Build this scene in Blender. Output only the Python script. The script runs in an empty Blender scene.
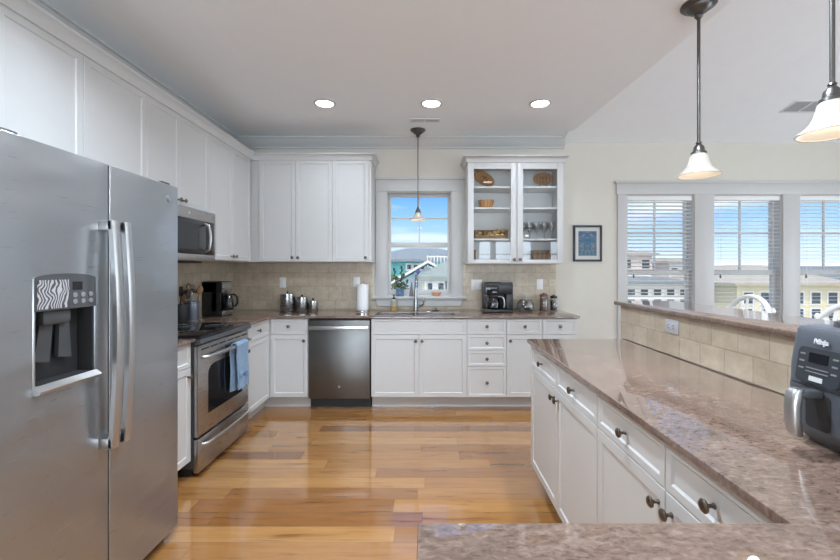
import bpy, bmesh, math, random
from mathutils import Vector, Matrix
random.seed(7)
S = bpy.context.scene
COL = S.collection
PI = math.pi
R = math.radians

# ------------------------------------------------------------------ camera
F = 407.0
cam_data = bpy.data.cameras.new('camera')
cam_data.sensor_fit = 'HORIZONTAL'
cam_data.sensor_width = 36.0
cam_data.lens = F / 840.0 * 36.0
cam_data.shift_x = -8.0 / 840.0
cam_data.shift_y = -10.0 / 840.0
cam_data.clip_start = 0.02
cam_data.clip_end = 500
cam = bpy.data.objects.new('camera', cam_data)
cam.location = (0, 0, 1.36)
cam.rotation_euler = (PI / 2, 0, 0)
COL.objects.link(cam)
S.camera = cam

# ------------------------------------------------------------------ view
S.view_settings.view_transform = 'Standard'
S.view_settings.look = 'None'
S.view_settings.gamma = 1.0
S.view_settings.use_curve_mapping = False
S.view_settings.exposure = 0.50
S.cycles.use_denoising = True
S.cycles.max_bounces = 10
S.cycles.diffuse_bounces = 6
S.cycles.glossy_bounces = 5
S.cycles.transmission_bounces = 8
S.cycles.transparent_max_bounces = 16
S.cycles.sample_clamp_indirect = 6.0
S.cycles.caustics_reflective = False
S.cycles.caustics_refractive = False

# ------------------------------------------------------------------ sky
SKY_FRONT = 0.92      # the deep blue sky beyond the kitchen window
SKY_SUNSIDE = 1.1    # hazy bright sky on the sun's side, behind the living area
world = bpy.data.worlds.new('sky')
S.world = world
world.use_nodes = True
wn, wl = world.node_tree.nodes, world.node_tree.links
wn.clear()
w_out = wn.new('ShaderNodeOutputWorld')
w_bg = wn.new('ShaderNodeBackground')
w_tc = wn.new('ShaderNodeTexCoord')
w_sep = wn.new('ShaderNodeSeparateXYZ')
wl.new(w_tc.outputs['Generated'], w_sep.inputs[0])
w_ramp = wn.new('ShaderNodeValToRGB')
cr = w_ramp.color_ramp
cr.elements[0].position = 0.0
cr.elements[0].color = (0.74, 0.86, 0.96, 1)
cr.elements[1].position = 0.55
cr.elements[1].color = (0.08, 0.26, 0.72, 1)
e = cr.elements.new(0.07); e.color = (0.42, 0.66, 0.94, 1)
e = cr.elements.new(0.17); e.color = (0.17, 0.43, 0.86, 1)
wl.new(w_sep.outputs['Z'], w_ramp.inputs[0])
w_map = wn.new('ShaderNodeMapping')
w_map.inputs['Scale'].default_value = (2.0, 2.0, 16.0)
wl.new(w_tc.outputs['Generated'], w_map.inputs[0])
w_noise = wn.new('ShaderNodeTexNoise')
w_noise.inputs['Scale'].default_value = 1.3
w_noise.inputs['Detail'].default_value = 5.0
wl.new(w_map.outputs[0], w_noise.inputs[0])
w_cr = wn.new('ShaderNodeValToRGB')
w_cr.color_ramp.elements[0].position = 0.44
w_cr.color_ramp.elements[0].color = (0, 0, 0, 1)
w_cr.color_ramp.elements[1].position = 0.66
w_cr.color_ramp.elements[1].color = (0.75, 0.75, 0.75, 1)
wl.new(w_noise.outputs[0], w_cr.inputs[0])
w_mix = wn.new('ShaderNodeMix'); w_mix.data_type = 'RGBA'
wl.new(w_cr.outputs[0], w_mix.inputs[0])
wl.new(w_ramp.outputs[0], w_mix.inputs[6])
w_mix.inputs[7].default_value = (0.92, 0.96, 1.0, 1)
# the sun's side of the sky (negative y): hazy, nearly white and much brighter
w_side = wn.new('ShaderNodeMapRange')
w_side.inputs['From Min'].default_value = -0.12
w_side.inputs['From Max'].default_value = 0.30
w_side.inputs['To Min'].default_value = 0.0
w_side.inputs['To Max'].default_value = 1.0
w_dot = wn.new('ShaderNodeVectorMath'); w_dot.operation = 'DOT_PRODUCT'
w_dot.inputs[1].default_value = (0.5, -0.866, 0.0)
wl.new(w_tc.outputs['Generated'], w_dot.inputs[0])
wl.new(w_dot.outputs['Value'], w_side.inputs['Value'])
w_mix2 = wn.new('ShaderNodeMix'); w_mix2.data_type = 'RGBA'
wl.new(w_side.outputs[0], w_mix2.inputs[0])
wl.new(w_mix.outputs[2], w_mix2.inputs[6])
w_mix2.inputs[7].default_value = (0.88, 0.94, 1.0, 1)
wl.new(w_mix2.outputs[2], w_bg.inputs[0])
w_str = wn.new('ShaderNodeMapRange')
w_str.inputs['From Min'].default_value = 0.0
w_str.inputs['From Max'].default_value = 1.0
w_str.inputs['To Min'].default_value = SKY_FRONT
w_str.inputs['To Max'].default_value = SKY_SUNSIDE
wl.new(w_side.outputs[0], w_str.inputs['Value'])
wl.new(w_str.outputs[0], w_bg.inputs[1])
wl.new(w_bg.outputs[0], w_out.inputs[0])
world.cycles.sampling_method = 'MANUAL'
world.cycles.sample_map_resolution = 512

# ------------------------------------------------------------------ sun and daylight area lights put outside the openings
sun_data = bpy.data.lights.new('sun', 'SUN')
sun_data.energy = 1.7
sun_data.angle = R(1.0)
sun_data.color = (1.0, 0.96, 0.9)
sun = bpy.data.objects.new('sun', sun_data)
sun.rotation_euler = Vector((0.35, 0.45, -0.95)).to_track_quat('-Z', 'Y').to_euler()
COL.objects.link(sun)

LAMP_W = 20.0        # each added, unseen recessed lamp over the kitchen floor
LAMP_SINK_W = 4.5    # the three in a row before the sink wall
LAMP_REAR_W = 13.0    # added, unseen ones in the living area
PENDANT_W = 0.45


ADDED_DAYLIGHT = 19.0      # watts per square metre of the added area lights


def added_daylight(x0, x1, z0, z1, y, facing, side=False):  # area light added outside an opening, standing in for sky light
    d = bpy.data.lights.new('daylight', 'AREA')
    d.shape = 'RECTANGLE'
    d.size = x1 - x0
    d.size_y = z1 - z0
    d.energy = ADDED_DAYLIGHT * (0.42 if side else 1.0) * (x1 - x0) * (z1 - z0)
    d.color = (0.71, 0.855, 1.0)
    o = bpy.data.objects.new('daylight', d)
    o.location = (y, (x0 + x1) / 2, (z0 + z1) / 2) if side else ((x0 + x1) / 2, y, (z0 + z1) / 2)
    o.rotation_euler = Vector((facing, 0, 0) if side else (0, facing, 0)).to_track_quat('-Z', 'Z').to_euler()
    COL.objects.link(o)


REAR_Y = -4.5
REAR_OPENINGS = [(-1.7, 1.3, 0.06, 2.32), (1.62, 2.02, 0.5, 2.32), (2.15, 3.32, 0.5, 2.32), (3.9, 4.9, 0.5, 2.32)]
SIDE_OPENINGS = [(-3.4, -1.4, 0.06, 2.32), (0.6, 3.6, 0.06, 2.32)]
for a in SIDE_OPENINGS:
    added_daylight(a[0], a[1], a[2], a[3], 5.6 + 0.2, -1, True)
for a in REAR_OPENINGS:
    added_daylight(a[0], a[1], a[2], a[3], REAR_Y - 0.2, 1)


# ------------------------------------------------------------------ materials
def new_mat(name):
    m = bpy.data.materials.new(name)
    m.use_nodes = True
    n = m.node_tree.nodes
    return m, n, m.node_tree.links, n['Principled BSDF']


def mat(name, col, rough=0.5, metal=0.0, bump=0.0, bscale=80.0, var=0.04, vscale=9.0, stretch=None, coat=0.0, emit=None, estr=0.0, trans=0.0):
    m, n, l, b = new_mat(name)
    tc = n.new('ShaderNodeTexCoord')
    mp = n.new('ShaderNodeMapping')
    l.new(tc.outputs['Object'], mp.inputs[0])
    if stretch:
        mp.inputs['Scale'].default_value = stretch
    nz = n.new('ShaderNodeTexNoise')
    nz.inputs['Scale'].default_value = vscale
    nz.inputs['Detail'].default_value = 3
    l.new(mp.outputs[0], nz.inputs[0])
    rp = n.new('ShaderNodeValToRGB')
    rp.color_ramp.elements[0].position = 0.3
    rp.color_ramp.elements[1].position = 0.7
    rp.color_ramp.elements[0].color = tuple(max(0, c * (1 - var)) for c in col) + (1,)
    rp.color_ramp.elements[1].color = tuple(min(1, c * (1 + var)) for c in col) + (1,)
    l.new(nz.outputs[0], rp.inputs[0])
    l.new(rp.outputs[0], b.inputs['Base Color'])
    b.inputs['Roughness'].default_value = rough
    b.inputs['Metallic'].default_value = metal
    b.inputs['Coat Weight'].default_value = coat
    b.inputs['Coat Roughness'].default_value = 0.06
    if bump:
        bz = n.new('ShaderNodeTexNoise')
        bz.inputs['Scale'].default_value = bscale
        l.new(mp.outputs[0], bz.inputs[0])
        bp = n.new('ShaderNodeBump')
        bp.inputs['Strength'].default_value = bump
        bp.inputs['Distance'].default_value = 0.002
        l.new(bz.outputs[0], bp.inputs['Height'])
        l.new(bp.outputs[0], b.inputs['Normal'])
    if emit:
        b.inputs['Emission Color'].default_value = tuple(emit) + (1,)
        b.inputs['Emission Strength'].default_value = estr
    if trans:
        b.inputs['Transmission Weight'].default_value = trans
    return m


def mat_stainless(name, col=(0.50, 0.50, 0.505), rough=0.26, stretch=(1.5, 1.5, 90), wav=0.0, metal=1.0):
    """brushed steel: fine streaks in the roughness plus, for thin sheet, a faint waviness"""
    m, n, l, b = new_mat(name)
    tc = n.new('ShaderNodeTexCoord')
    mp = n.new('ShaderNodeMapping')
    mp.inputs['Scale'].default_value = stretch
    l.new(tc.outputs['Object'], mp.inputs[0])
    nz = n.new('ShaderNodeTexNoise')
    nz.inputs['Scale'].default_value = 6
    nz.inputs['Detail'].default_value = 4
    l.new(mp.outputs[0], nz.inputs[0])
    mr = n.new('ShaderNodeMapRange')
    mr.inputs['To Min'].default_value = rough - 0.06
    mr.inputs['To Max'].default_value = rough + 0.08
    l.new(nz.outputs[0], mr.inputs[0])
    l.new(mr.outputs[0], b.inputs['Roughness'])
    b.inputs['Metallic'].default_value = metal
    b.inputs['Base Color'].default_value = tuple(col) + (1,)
    if wav:
        mp2 = n.new('ShaderNodeMapping')
        mp2.inputs['Scale'].default_value = (1.2, 1.2, 5.0)
        l.new(tc.outputs['Object'], mp2.inputs[0])
        n2 = n.new('ShaderNodeTexNoise')
        n2.inputs['Scale'].default_value = 1.6
        n2.inputs['Detail'].default_value = 1
        l.new(mp2.outputs[0], n2.inputs[0])
        bp = n.new('ShaderNodeBump')
        bp.inputs['Strength'].default_value = wav
        bp.inputs['Distance'].default_value = 0.02
        l.new(n2.outputs[0], bp.inputs['Height'])
        l.new(bp.outputs[0], b.inputs['Normal'])
    return m


def mat_glass(name, tint=(1, 1, 1), refl=0.05):
    """thin clear pane: mostly transparent with a mirror-like part that grows at grazing angles"""
    m, n, l, b = new_mat(name)
    n.remove(b)
    out = n['Material Output']
    tr = n.new('ShaderNodeBsdfTransparent')
    tr.inputs[0].default_value = tuple(tint) + (1,)
    gl = n.new('ShaderNodeBsdfGlossy')
    gl.inputs['Roughness'].default_value = 0.0
    fr = n.new('ShaderNodeFresnel')
    fr.inputs[0].default_value = 1.45
    mu = n.new('ShaderNodeMath'); mu.operation = 'MULTIPLY'
    mu.inputs[1].default_value = refl / 0.035
    mu.use_clamp = True
    l.new(fr.outputs[0], mu.inputs[0])
    geo = n.new('ShaderNodeNewGeometry')          # the inner side of a pane does not mirror again
    iv = n.new('ShaderNodeMath'); iv.operation = 'SUBTRACT'; iv.inputs[0].default_value = 1.0
    l.new(geo.outputs['Backfacing'], iv.inputs[1])
    mb = n.new('ShaderNodeMath'); mb.operation = 'MULTIPLY'
    l.new(mu.outputs[0], mb.inputs[0]); l.new(iv.outputs[0], mb.inputs[1])
    mx = n.new('ShaderNodeMixShader')
    l.new(mb.outputs[0], mx.inputs[0])
    l.new(tr.outputs[0], mx.inputs[1])
    l.new(gl.outputs[0], mx.inputs[2])
    l.new(mx.outputs[0], out.inputs[0])
    return m


def mat_granite():
    m, n, l, b = new_mat('granite')
    tc = n.new('ShaderNodeTexCoord')
    mp = n.new('ShaderNodeMapping')
    mp.inputs['Rotation'].default_value = (0, 0, R(35))
    mp.inputs['Scale'].default_value = (1, 1.9, 1)
    l.new(tc.outputs['Object'], mp.inputs[0])
    n1 = n.new('ShaderNodeTexNoise')
    n1.inputs['Scale'].default_value = 52
    n1.inputs['Detail'].default_value = 6
    n1.inputs['Roughness'].default_value = 0.62
    n1.inputs['Distortion'].default_value = 0.5
    l.new(mp.outputs[0], n1.inputs[0])
    r1 = n.new('ShaderNodeValToRGB')
    els = r1.color_ramp.elements
    els[0].position = 0.33; els[0].color = (0.094, 0.065, 0.051, 1)
    els[1].position = 0.74; els[1].color = (0.29, 0.216, 0.177, 1)
    q = els.new(0.44); q.color = (0.158, 0.109, 0.086, 1)
    q = els.new(0.56); q.color = (0.196, 0.137, 0.110, 1)
    l.new(n1.outputs[0], r1.inputs[0])
    n2 = n.new('ShaderNodeTexNoise')
    n2.inputs['Scale'].default_value = 5
    n2.inputs['Detail'].default_value = 3
    l.new(mp.outputs[0], n2.inputs[0])
    r2 = n.new('ShaderNodeValToRGB')
    r2.color_ramp.elements[0].position = 0.3
    r2.color_ramp.elements[0].color = (0.80, 0.78, 0.77, 1)
    r2.color_ramp.elements[1].position = 0.7
    r2.color_ramp.elements[1].color = (1.12, 1.08, 1.05, 1)
    l.new(n2.outputs[0], r2.inputs[0])
    mx = n.new('ShaderNodeMix'); mx.data_type = 'RGBA'; mx.blend_type = 'MULTIPLY'
    mx.inputs[0].default_value = 1.0
    l.new(r1.outputs[0], mx.inputs[6])
    l.new(r2.outputs[0], mx.inputs[7])
    vo = n.new('ShaderNodeTexVoronoi')
    vo.inputs['Scale'].default_value = 150
    l.new(tc.outputs['Object'], vo.inputs[0])
    r3 = n.new('ShaderNodeValToRGB')
    r3.color_ramp.elements[0].position = 0.07; r3.color_ramp.elements[0].color = (0.5, 0.5, 0.5, 1)
    r3.color_ramp.elements[1].position = 0.16; r3.color_ramp.elements[1].color = (1, 1, 1, 1)
    l.new(vo.outputs['Distance'], r3.inputs[0])
    mx2 = n.new('ShaderNodeMix'); mx2.data_type = 'RGBA'; mx2.blend_type = 'MULTIPLY'
    mx2.inputs[0].default_value = 0.5
    l.new(mx.outputs[2], mx2.inputs[6])
    l.new(r3.outputs[0], mx2.inputs[7])
    l.new(mx2.outputs[2], b.inputs['Base Color'])
    b.inputs['Roughness'].default_value = 0.02
    b.inputs['IOR'].default_value = 1.66
    return m


def mat_tile():
    m, n, l, b = new_mat('travertine_tile')
    tc = n.new('ShaderNodeTexCoord')
    mp = n.new('ShaderNodeMapping')
    mp.inputs['Location'].default_value = (0.03, 0.065, 0)
    l.new(tc.outputs['UV'], mp.inputs[0])
    br = n.new('ShaderNodeTexBrick')
    br.offset = 0.5
    br.inputs['Scale'].default_value = 1.0
    br.inputs['Brick Width'].default_value = 0.155
    br.inputs['Row Height'].default_value = 0.155
    br.inputs['Mortar Size'].default_value = 0.0026
    br.inputs['Mortar Smooth'].default_value = 0.3
    br.inputs['Color1'].default_value = (0.49, 0.415, 0.32, 1)
    br.inputs['Color2'].default_value = (0.58, 0.50, 0.395, 1)
    br.inputs['Mortar'].default_value = (0.40, 0.34, 0.27, 1)
    l.new(mp.outputs[0], br.inputs[0])
    nz = n.new('ShaderNodeTexNoise')
    nz.inputs['Scale'].default_value = 14
    nz.inputs['Detail'].default_value = 6
    nz.inputs['Roughness'].default_value = 0.65
    l.new(tc.outputs['UV'], nz.inputs[0])
    rp = n.new('ShaderNodeValToRGB')
    rp.color_ramp.elements[0].position = 0.3; rp.color_ramp.elements[0].color = (0.80, 0.77, 0.73, 1)
    rp.color_ramp.elements[1].position = 0.7; rp.color_ramp.elements[1].color = (1.08, 1.08, 1.07, 1)
    l.new(nz.outputs[0], rp.inputs[0])
    mx = n.new('ShaderNodeMix'); mx.data_type = 'RGBA'; mx.blend_type = 'MULTIPLY'
    mx.inputs[0].default_value = 1.0
    l.new(br.outputs[0], mx.inputs[6]); l.new(rp.outputs[0], mx.inputs[7])
    l.new(mx.outputs[2], b.inputs['Base Color'])
    b.inputs['Roughness'].default_value = 0.35
    bp = n.new('ShaderNodeBump'); bp.invert = True
    bp.inputs['Strength'].default_value = 0.35; bp.inputs['Distance'].default_value = 0.003
    l.new(br.outputs['Fac'], bp.inputs['Height'])
    l.new(bp.outputs[0], b.inputs['Normal'])
    return m


def mat_floor():
    """hickory strip floor, boards along x, every board its own tone, grain and knots"""
    m, n, l, b = new_mat('hickory_boards')
    PW, PL = 0.127, 1.15

    def math_(op, a, bb=None, clamp=False):
        q = n.new('ShaderNodeMath'); q.operation = op; q.use_clamp = clamp
        for i, v in enumerate((a, bb)):
            if v is None:
                continue
            if isinstance(v, (int, float)):
                q.inputs[i].default_value = v
            else:
                l.new(v, q.inputs[i])
        return q.outputs[0]
    tc = n.new('ShaderNodeTexCoord')
    sp = n.new('ShaderNodeSeparateXYZ')
    l.new(tc.outputs['Object'], sp.inputs[0])
    yr = math_('DIVIDE', sp.outputs['Y'], PW)
    row = math_('FLOOR', yr)
    wn1 = n.new('ShaderNodeTexWhiteNoise'); wn1.noise_dimensions = '1D'
    l.new(row, wn1.inputs['W'])
    xo = math_('MULTIPLY', wn1.outputs['Value'], 7.3)
    xr = math_('ADD', math_('DIVIDE', sp.outputs['X'], PL), xo)
    cell = math_('FLOOR', xr)
    cmb = n.new('ShaderNodeCombineXYZ')
    l.new(cell, cmb.inputs[0]); l.new(row, cmb.inputs[1])
    wn2 = n.new('ShaderNodeTexWhiteNoise'); wn2.noise_dimensions = '2D'
    l.new(cmb.outputs[0], wn2.inputs['Vector'])
    tone = n.new('ShaderNodeValToRGB')
    te = tone.color_ramp.elements
    te[0].position = 0.0; te[0].color = (0.18, 0.071, 0.021, 1)
    te[1].position = 1.0; te[1].color = (0.40, 0.206, 0.071, 1)
    for p, c in ((0.12, (0.245, 0.104, 0.032, 1)), (0.3, (0.31, 0.145, 0.046, 1)), (0.7, (0.355, 0.174, 0.058, 1))):
        q = te.new(p); q.color = c
    l.new(wn2.outputs['Value'], tone.inputs[0])
    # grain
    gv = n.new('ShaderNodeCombineXYZ')
    l.new(math_('ADD', math_('MULTIPLY', sp.outputs['X'], 1.6), math_('MULTIPLY', wn2.outputs['Value'], 37)), gv.inputs[0])
    l.new(math_('ADD', math_('MULTIPLY', sp.outputs['Y'], 16), math_('MULTIPLY', row, 3.7)), gv.inputs[1])
    g1 = n.new('ShaderNodeTexNoise')
    g1.inputs['Scale'].default_value = 1.6; g1.inputs['Detail'].default_value = 7
    g1.inputs['Roughness'].default_value = 0.6; g1.inputs['Distortion'].default_value = 0.8
    l.new(gv.outputs[0], g1.inputs[0])
    gr = n.new('ShaderNodeValToRGB')
    ge = gr.color_ramp.elements
    ge[0].position = 0.30; ge[0].color = (0.50, 0.40, 0.32, 1)
    ge[1].position = 0.62; ge[1].color = (1.06, 1.05, 1.04, 1)
    q = ge.new(0.42); q.color = (0.92, 0.88, 0.85, 1)
    l.new(g1.outputs[0], gr.inputs[0])
    mx = n.new('ShaderNodeMix'); mx.data_type = 'RGBA'; mx.blend_type = 'MULTIPLY'
    mx.inputs[0].default_value = 1.0
    l.new(tone.outputs[0], mx.inputs[6]); l.new(gr.outputs[0], mx.inputs[7])
    # knots
    vo = n.new('ShaderNodeTexVoronoi'); vo.inputs['Scale'].default_value = 1.0
    kv = n.new('ShaderNodeCombineXYZ')
    l.new(math_('MULTIPLY', sp.outputs['X'], 1.5), kv.inputs[0])
    l.new(math_('MULTIPLY', sp.outputs['Y'], 2.8), kv.inputs[1])
    l.new(kv.outputs[0], vo.inputs[0])
    kr = n.new('ShaderNodeValToRGB')
    kr.color_ramp.elements[0].position = 0.015; kr.color_ramp.elements[0].color = (0.28, 0.2, 0.15, 1)
    kr.color_ramp.elements[1].position = 0.05; kr.color_ramp.elements[1].color = (1, 1, 1, 1)
    l.new(vo.outputs['Distance'], kr.inputs[0])
    mk = n.new('ShaderNodeMix'); mk.data_type = 'RGBA'; mk.blend_type = 'MULTIPLY'
    mk.inputs[0].default_value = 1.0
    l.new(mx.outputs[2], mk.inputs[6]); l.new(kr.outputs[0], mk.inputs[7])
    # seams between boards
    fy = math_('FRACT', yr); fx = math_('FRACT', xr)
    ey = math_('MINIMUM', fy, math_('SUBTRACT', 1.0, fy))
    ex = math_('MINIMUM', fx, math_('SUBTRACT', 1.0, fx))
    sm = math_('MINIMUM', math_('DIVIDE', math_('MULTIPLY', ey, PW), 0.0016, True), math_('DIVIDE', math_('MULTIPLY', ex, PL), 0.0016, True))
    sr = n.new('ShaderNodeMapRange')
    sr.inputs['To Min'].default_value = 0.45; sr.inputs['To Max'].default_value = 1.0
    l.new(sm, sr.inputs[0])
    ms = n.new('ShaderNodeMix'); ms.data_type = 'RGBA'; ms.blend_type = 'MULTIPLY'
    ms.inputs[0].default_value = 1.0
    l.new(mk.outputs[2], ms.inputs[6]); l.new(sr.outputs[0], ms.inputs[7])
    l.new(ms.outputs[2], b.inputs['Base Color'])
    b.inputs['Roughness'].default_value = 0.16
    b.inputs['Coat Weight'].default_value = 1.0
    b.inputs['Coat IOR'].default_value = 1.6
    b.inputs['Coat Roughness'].default_value = 0.05
    bp = n.new('ShaderNodeBump'); bp.inputs['Strength'].default_value = 0.25; bp.inputs['Distance'].default_value = 0.001
    l.new(sm, bp.inputs['Height']); l.new(bp.outputs[0], b.inputs['Normal'])
    return m


def mat_wave(name, c1, c2, scale, dist=4, rough=0.3, kind='BANDS', coord='Object'):
    m, n, l, b = new_mat(name)
    tc = n.new('ShaderNodeTexCoord')
    w = n.new('ShaderNodeTexWave'); w.wave_type = kind
    w.inputs['Scale'].default_value = scale; w.inputs['Distortion'].default_value = dist
    w.inputs['Detail'].default_value = 1.5; w.inputs['Detail Scale'].default_value = 0.8
    l.new(tc.outputs[coord], w.inputs[0])
    rp = n.new('ShaderNodeValToRGB')
    rp.color_ramp.elements[0].color = tuple(c1) + (1,); rp.color_ramp.elements[0].position = 0.35
    rp.color_ramp.elements[1].color = tuple(c2) + (1,); rp.color_ramp.elements[1].position = 0.65
    l.new(w.outputs[0], rp.inputs[0]); l.new(rp.outputs[0], b.inputs['Base Color'])
    b.inputs['Roughness'].default_value = rough
    return m


def mat_art():
    """the picture on the wall: an abstract mirrored pattern of blues, greens and pinks"""
    m, n, l, b = new_mat('abstract_print')
    tc = n.new('ShaderNodeTexCoord')
    sp = n.new('ShaderNodeSeparateXYZ'); l.new(tc.outputs['Object'], sp.inputs[0])
    ab = n.new('ShaderNodeMath'); ab.operation = 'ABSOLUTE'; l.new(sp.outputs['X'], ab.inputs[0])
    cb = n.new('ShaderNodeCombineXYZ'); l.new(ab.outputs[0], cb.inputs[0]); l.new(sp.outputs['Z'], cb.inputs[1])
    nz = n.new('ShaderNodeTexNoise'); nz.inputs['Scale'].default_value = 34; nz.inputs['Detail'].default_value = 2.5
    nz.inputs['Distortion'].default_value = 1.6
    l.new(cb.outputs[0], nz.inputs[0])
    rp = n.new('ShaderNodeValToRGB'); els = rp.color_ramp.elements
    els[0].position = 0.28; els[0].color = (0.02, 0.05, 0.16, 1)
    els[1].position = 0.68; els[1].color = (0.42, 0.12, 0.12, 1)
    for p, c in ((0.40, (0.02, 0.08, 0.24, 1)), (0.50, (0.04, 0.15, 0.20, 1)), (0.56, (0.10, 0.20, 0.09, 1)), (0.61, (0.14, 0.18, 0.40, 1))):
        q = els.new(p); q.color = c
    l.new(nz.outputs[0], rp.inputs[0]); l.new(rp.outputs[0], b.inputs['Base Color'])
    b.inputs['Roughness'].default_value = 0.4
    return m


M_ = {}
M_['wall'] = mat('cream_paint', (0.65, 0.622, 0.555), 0.6, bump=0.03, bscale=300, var=0.01)
M_['ceil'] = mat('ceiling_paint', (0.91, 0.945, 0.98), 0.7, bump=0.03, bscale=300, var=0.01)
M_['trim'] = mat('white_trim_paint', (0.56, 0.558, 0.55), 0.35, var=0.01)
M_['cab'] = mat('white_cabinet_paint', (0.575, 0.575, 0.572), 0.33, var=0.008)
M_['cabin'] = mat('cabinet_interior', (0.74, 0.74, 0.74), 0.5, var=0.008)
M_['gap'] = mat('shadow_gap', (0.03, 0.03, 0.03), 0.8)
M_['floor'] = mat_floor()
M_['granite'] = mat_granite()
M_['tile'] = mat_tile()
M_['steel'] = mat_stainless('brushed_steel')
M_['fridge'] = mat_stainless('fridge_steel', (0.37, 0.38, 0.395), 0.29, (1.2, 1.2, 60), wav=0.4, metal=0.86)
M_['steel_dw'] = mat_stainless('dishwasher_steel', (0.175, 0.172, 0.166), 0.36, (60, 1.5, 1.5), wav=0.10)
M_['steel_warm'] = mat_stainless('range_steel', (0.43, 0.405, 0.39), 0.28, (1.5, 1.5, 80))
M_['chrome'] = mat('chrome', (0.72, 0.72, 0.73), 0.12, 1.0, var=0.01)
M_['faucet'] = mat('brushed_faucet_steel', (0.36, 0.365, 0.37), 0.24, 1.0, var=0.01)
M_['handle'] = mat('satin_handle', (0.58, 0.58, 0.58), 0.32, 1.0, var=0.01)
M_['nickel'] = mat('pewter', (0.14, 0.135, 0.13), 0.38, 1.0, var=0.03)
M_['bronze'] = mat('dark_bronze', (0.17, 0.135, 0.11), 0.33, 1.0, var=0.05)
M_['black'] = mat('black_plastic', (0.012, 0.012, 0.013), 0.3, var=0.05)
M_['blackmat'] = mat('matte_black', (0.02, 0.02, 0.021), 0.55, var=0.05)
M_['blackgl'] = mat('black_glass', (0.008, 0.008, 0.009), 0.04, var=0.02)
M_['darkgrey'] = mat('dark_grey_plastic', (0.06, 0.062, 0.066), 0.35, var=0.03)
M_['greypl'] = mat('grey_plastic', (0.22, 0.22, 0.225), 0.35, var=0.02)
M_['fryer'] = mat('slate_plastic', (0.085, 0.095, 0.115), 0.30, var=0.03)
M_['fryerface'] = mat('slate_gloss_panel', (0.045, 0.05, 0.058), 0.12, var=0.03)
M_['lightgrey'] = mat('light_grey_print', (0.62, 0.63, 0.64), 0.4, var=0.02)
M_['glass'] = mat_glass('window_glass', (1, 1, 1), 0.012)
M_['cabglass'] = mat_glass('cabinet_glass', (0.97, 0.98, 0.98), 0.07)
M_['tumbler'] = mat_glass('clear_glassware', (0.90, 0.91, 0.92), 0.16)
M_['smoke'] = mat_glass('smoked_carafe_glass', (0.45, 0.46, 0.48), 0.10)
M_['plate'] = mat('white_plate_plastic', (0.80, 0.80, 0.80), 0.35, var=0.01)
M_['beigeplate'] = mat('beige_plate_plastic', (0.60, 0.54, 0.42), 0.35, var=0.01)
M_['greyplate'] = mat('grey_plate_plastic', (0.48, 0.48, 0.50), 0.35, var=0.01)
M_['paper'] = mat('paper_towel', (0.88, 0.88, 0.88), 0.9, bump=0.3, bscale=160, var=0.01)
M_['alabaster'] = mat('alabaster_glass', (0.44, 0.405, 0.36), 0.25, var=0.03, emit=(1.0, 0.90, 0.76), estr=0.04)
M_['lens'] = mat('lamp_lens', (0.9, 0.9, 0.9), 0.5, emit=(1.0, 0.97, 0.93), estr=9.0)
M_['bulb'] = mat('lamp_bulb', (0.9, 0.9, 0.9), 0.5, emit=(1.0, 0.9, 0.75), estr=3.0)
M_['vent'] = mat('white_vent_metal', (0.74, 0.74, 0.74), 0.45, var=0.01)
M_['ventdark'] = mat('vent_dark', (0.33, 0.33, 0.34), 0.6, var=0.01)
M_['towel'] = mat('blue_towel_cloth', (0.22, 0.32, 0.45), 0.95, bump=0.5, bscale=350, var=0.08, vscale=40)
M_['towelband'] = mat('darker_blue_band', (0.16, 0.26, 0.42), 0.95, bump=0.5, bscale=350, var=0.08)
M_['wood'] = mat_wave('turned_wood', (0.36, 0.145, 0.03), (0.50, 0.235, 0.06), 9, 6, 0.35)
M_['palewood'] = mat_wave('pale_carved_wood', (0.56, 0.33, 0.12), (0.66, 0.44, 0.20), 12, 6, 0.45)
M_['brownwood'] = mat_wave('brown_plank_wood', (0.17, 0.085, 0.038), (0.25, 0.135, 0.065), 6, 3, 0.45)  # brown of a reflection in the cabinet glass
M_['motif'] = mat('dark_palm_motif', (0.05, 0.055, 0.02), 0.5)
M_['shell'] = mat('pale_shell', (0.70, 0.46, 0.20), 0.5, var=0.2, vscale=30)
M_['wicker'] = mat_wave('wicker', (0.20, 0.10, 0.03), (0.36, 0.20, 0.08), 60, 3, 0.7)
M_['utwood'] = mat('spoon_wood', (0.30, 0.17, 0.08), 0.5, var=0.15)
M_['crock'] = mat('grey_blue_metal_crock', (0.22, 0.24, 0.29), 0.35, 0.7, var=0.05)
M_['art'] = mat_art()
M_['frame'] = mat('navy_black_frame', (0.012, 0.018, 0.03), 0.3, var=0.05)
M_['mat'] = mat('grey_mat_board', (0.62, 0.62, 0.60), 0.8, var=0.01)
M_['soap'] = mat('amber_soap', (0.45, 0.30, 0.10), 0.25, var=0.05)
M_['soaplabel'] = mat('grey_label', (0.36, 0.34, 0.30), 0.5, var=0.05)
M_['bluevase'] = mat('blue_grey_glaze', (0.13, 0.22, 0.33), 0.25, var=0.35, vscale=40)
M_['stem'] = mat('dark_stem', (0.035, 0.05, 0.025), 0.6, var=0.2)
M_['leaf'] = mat('dark_leaf', (0.03, 0.06, 0.03), 0.5, var=0.3)
M_['bluegem'] = mat('cobalt_glass', (0.008, 0.03, 0.17), 0.3, var=0.2, vscale=60)
M_['pinkdish'] = mat('pink_shell_glaze', (0.62, 0.33, 0.20), 0.3, var=0.25, vscale=25)
M_['pewterbell'] = mat('grey_ceramic', (0.20, 0.18, 0.19), 0.5, var=0.1)
M_['redspice'] = mat('brown_red_spice', (0.19, 0.085, 0.06), 0.6, var=0.35, vscale=80)
M_['pepper'] = mat('black_peppercorns', (0.03, 0.03, 0.032), 0.5, var=0.5, vscale=120)
M_['pods'] = mat('coffee_pods', (0.42, 0.40, 0.37), 0.5, var=0.2)
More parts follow.
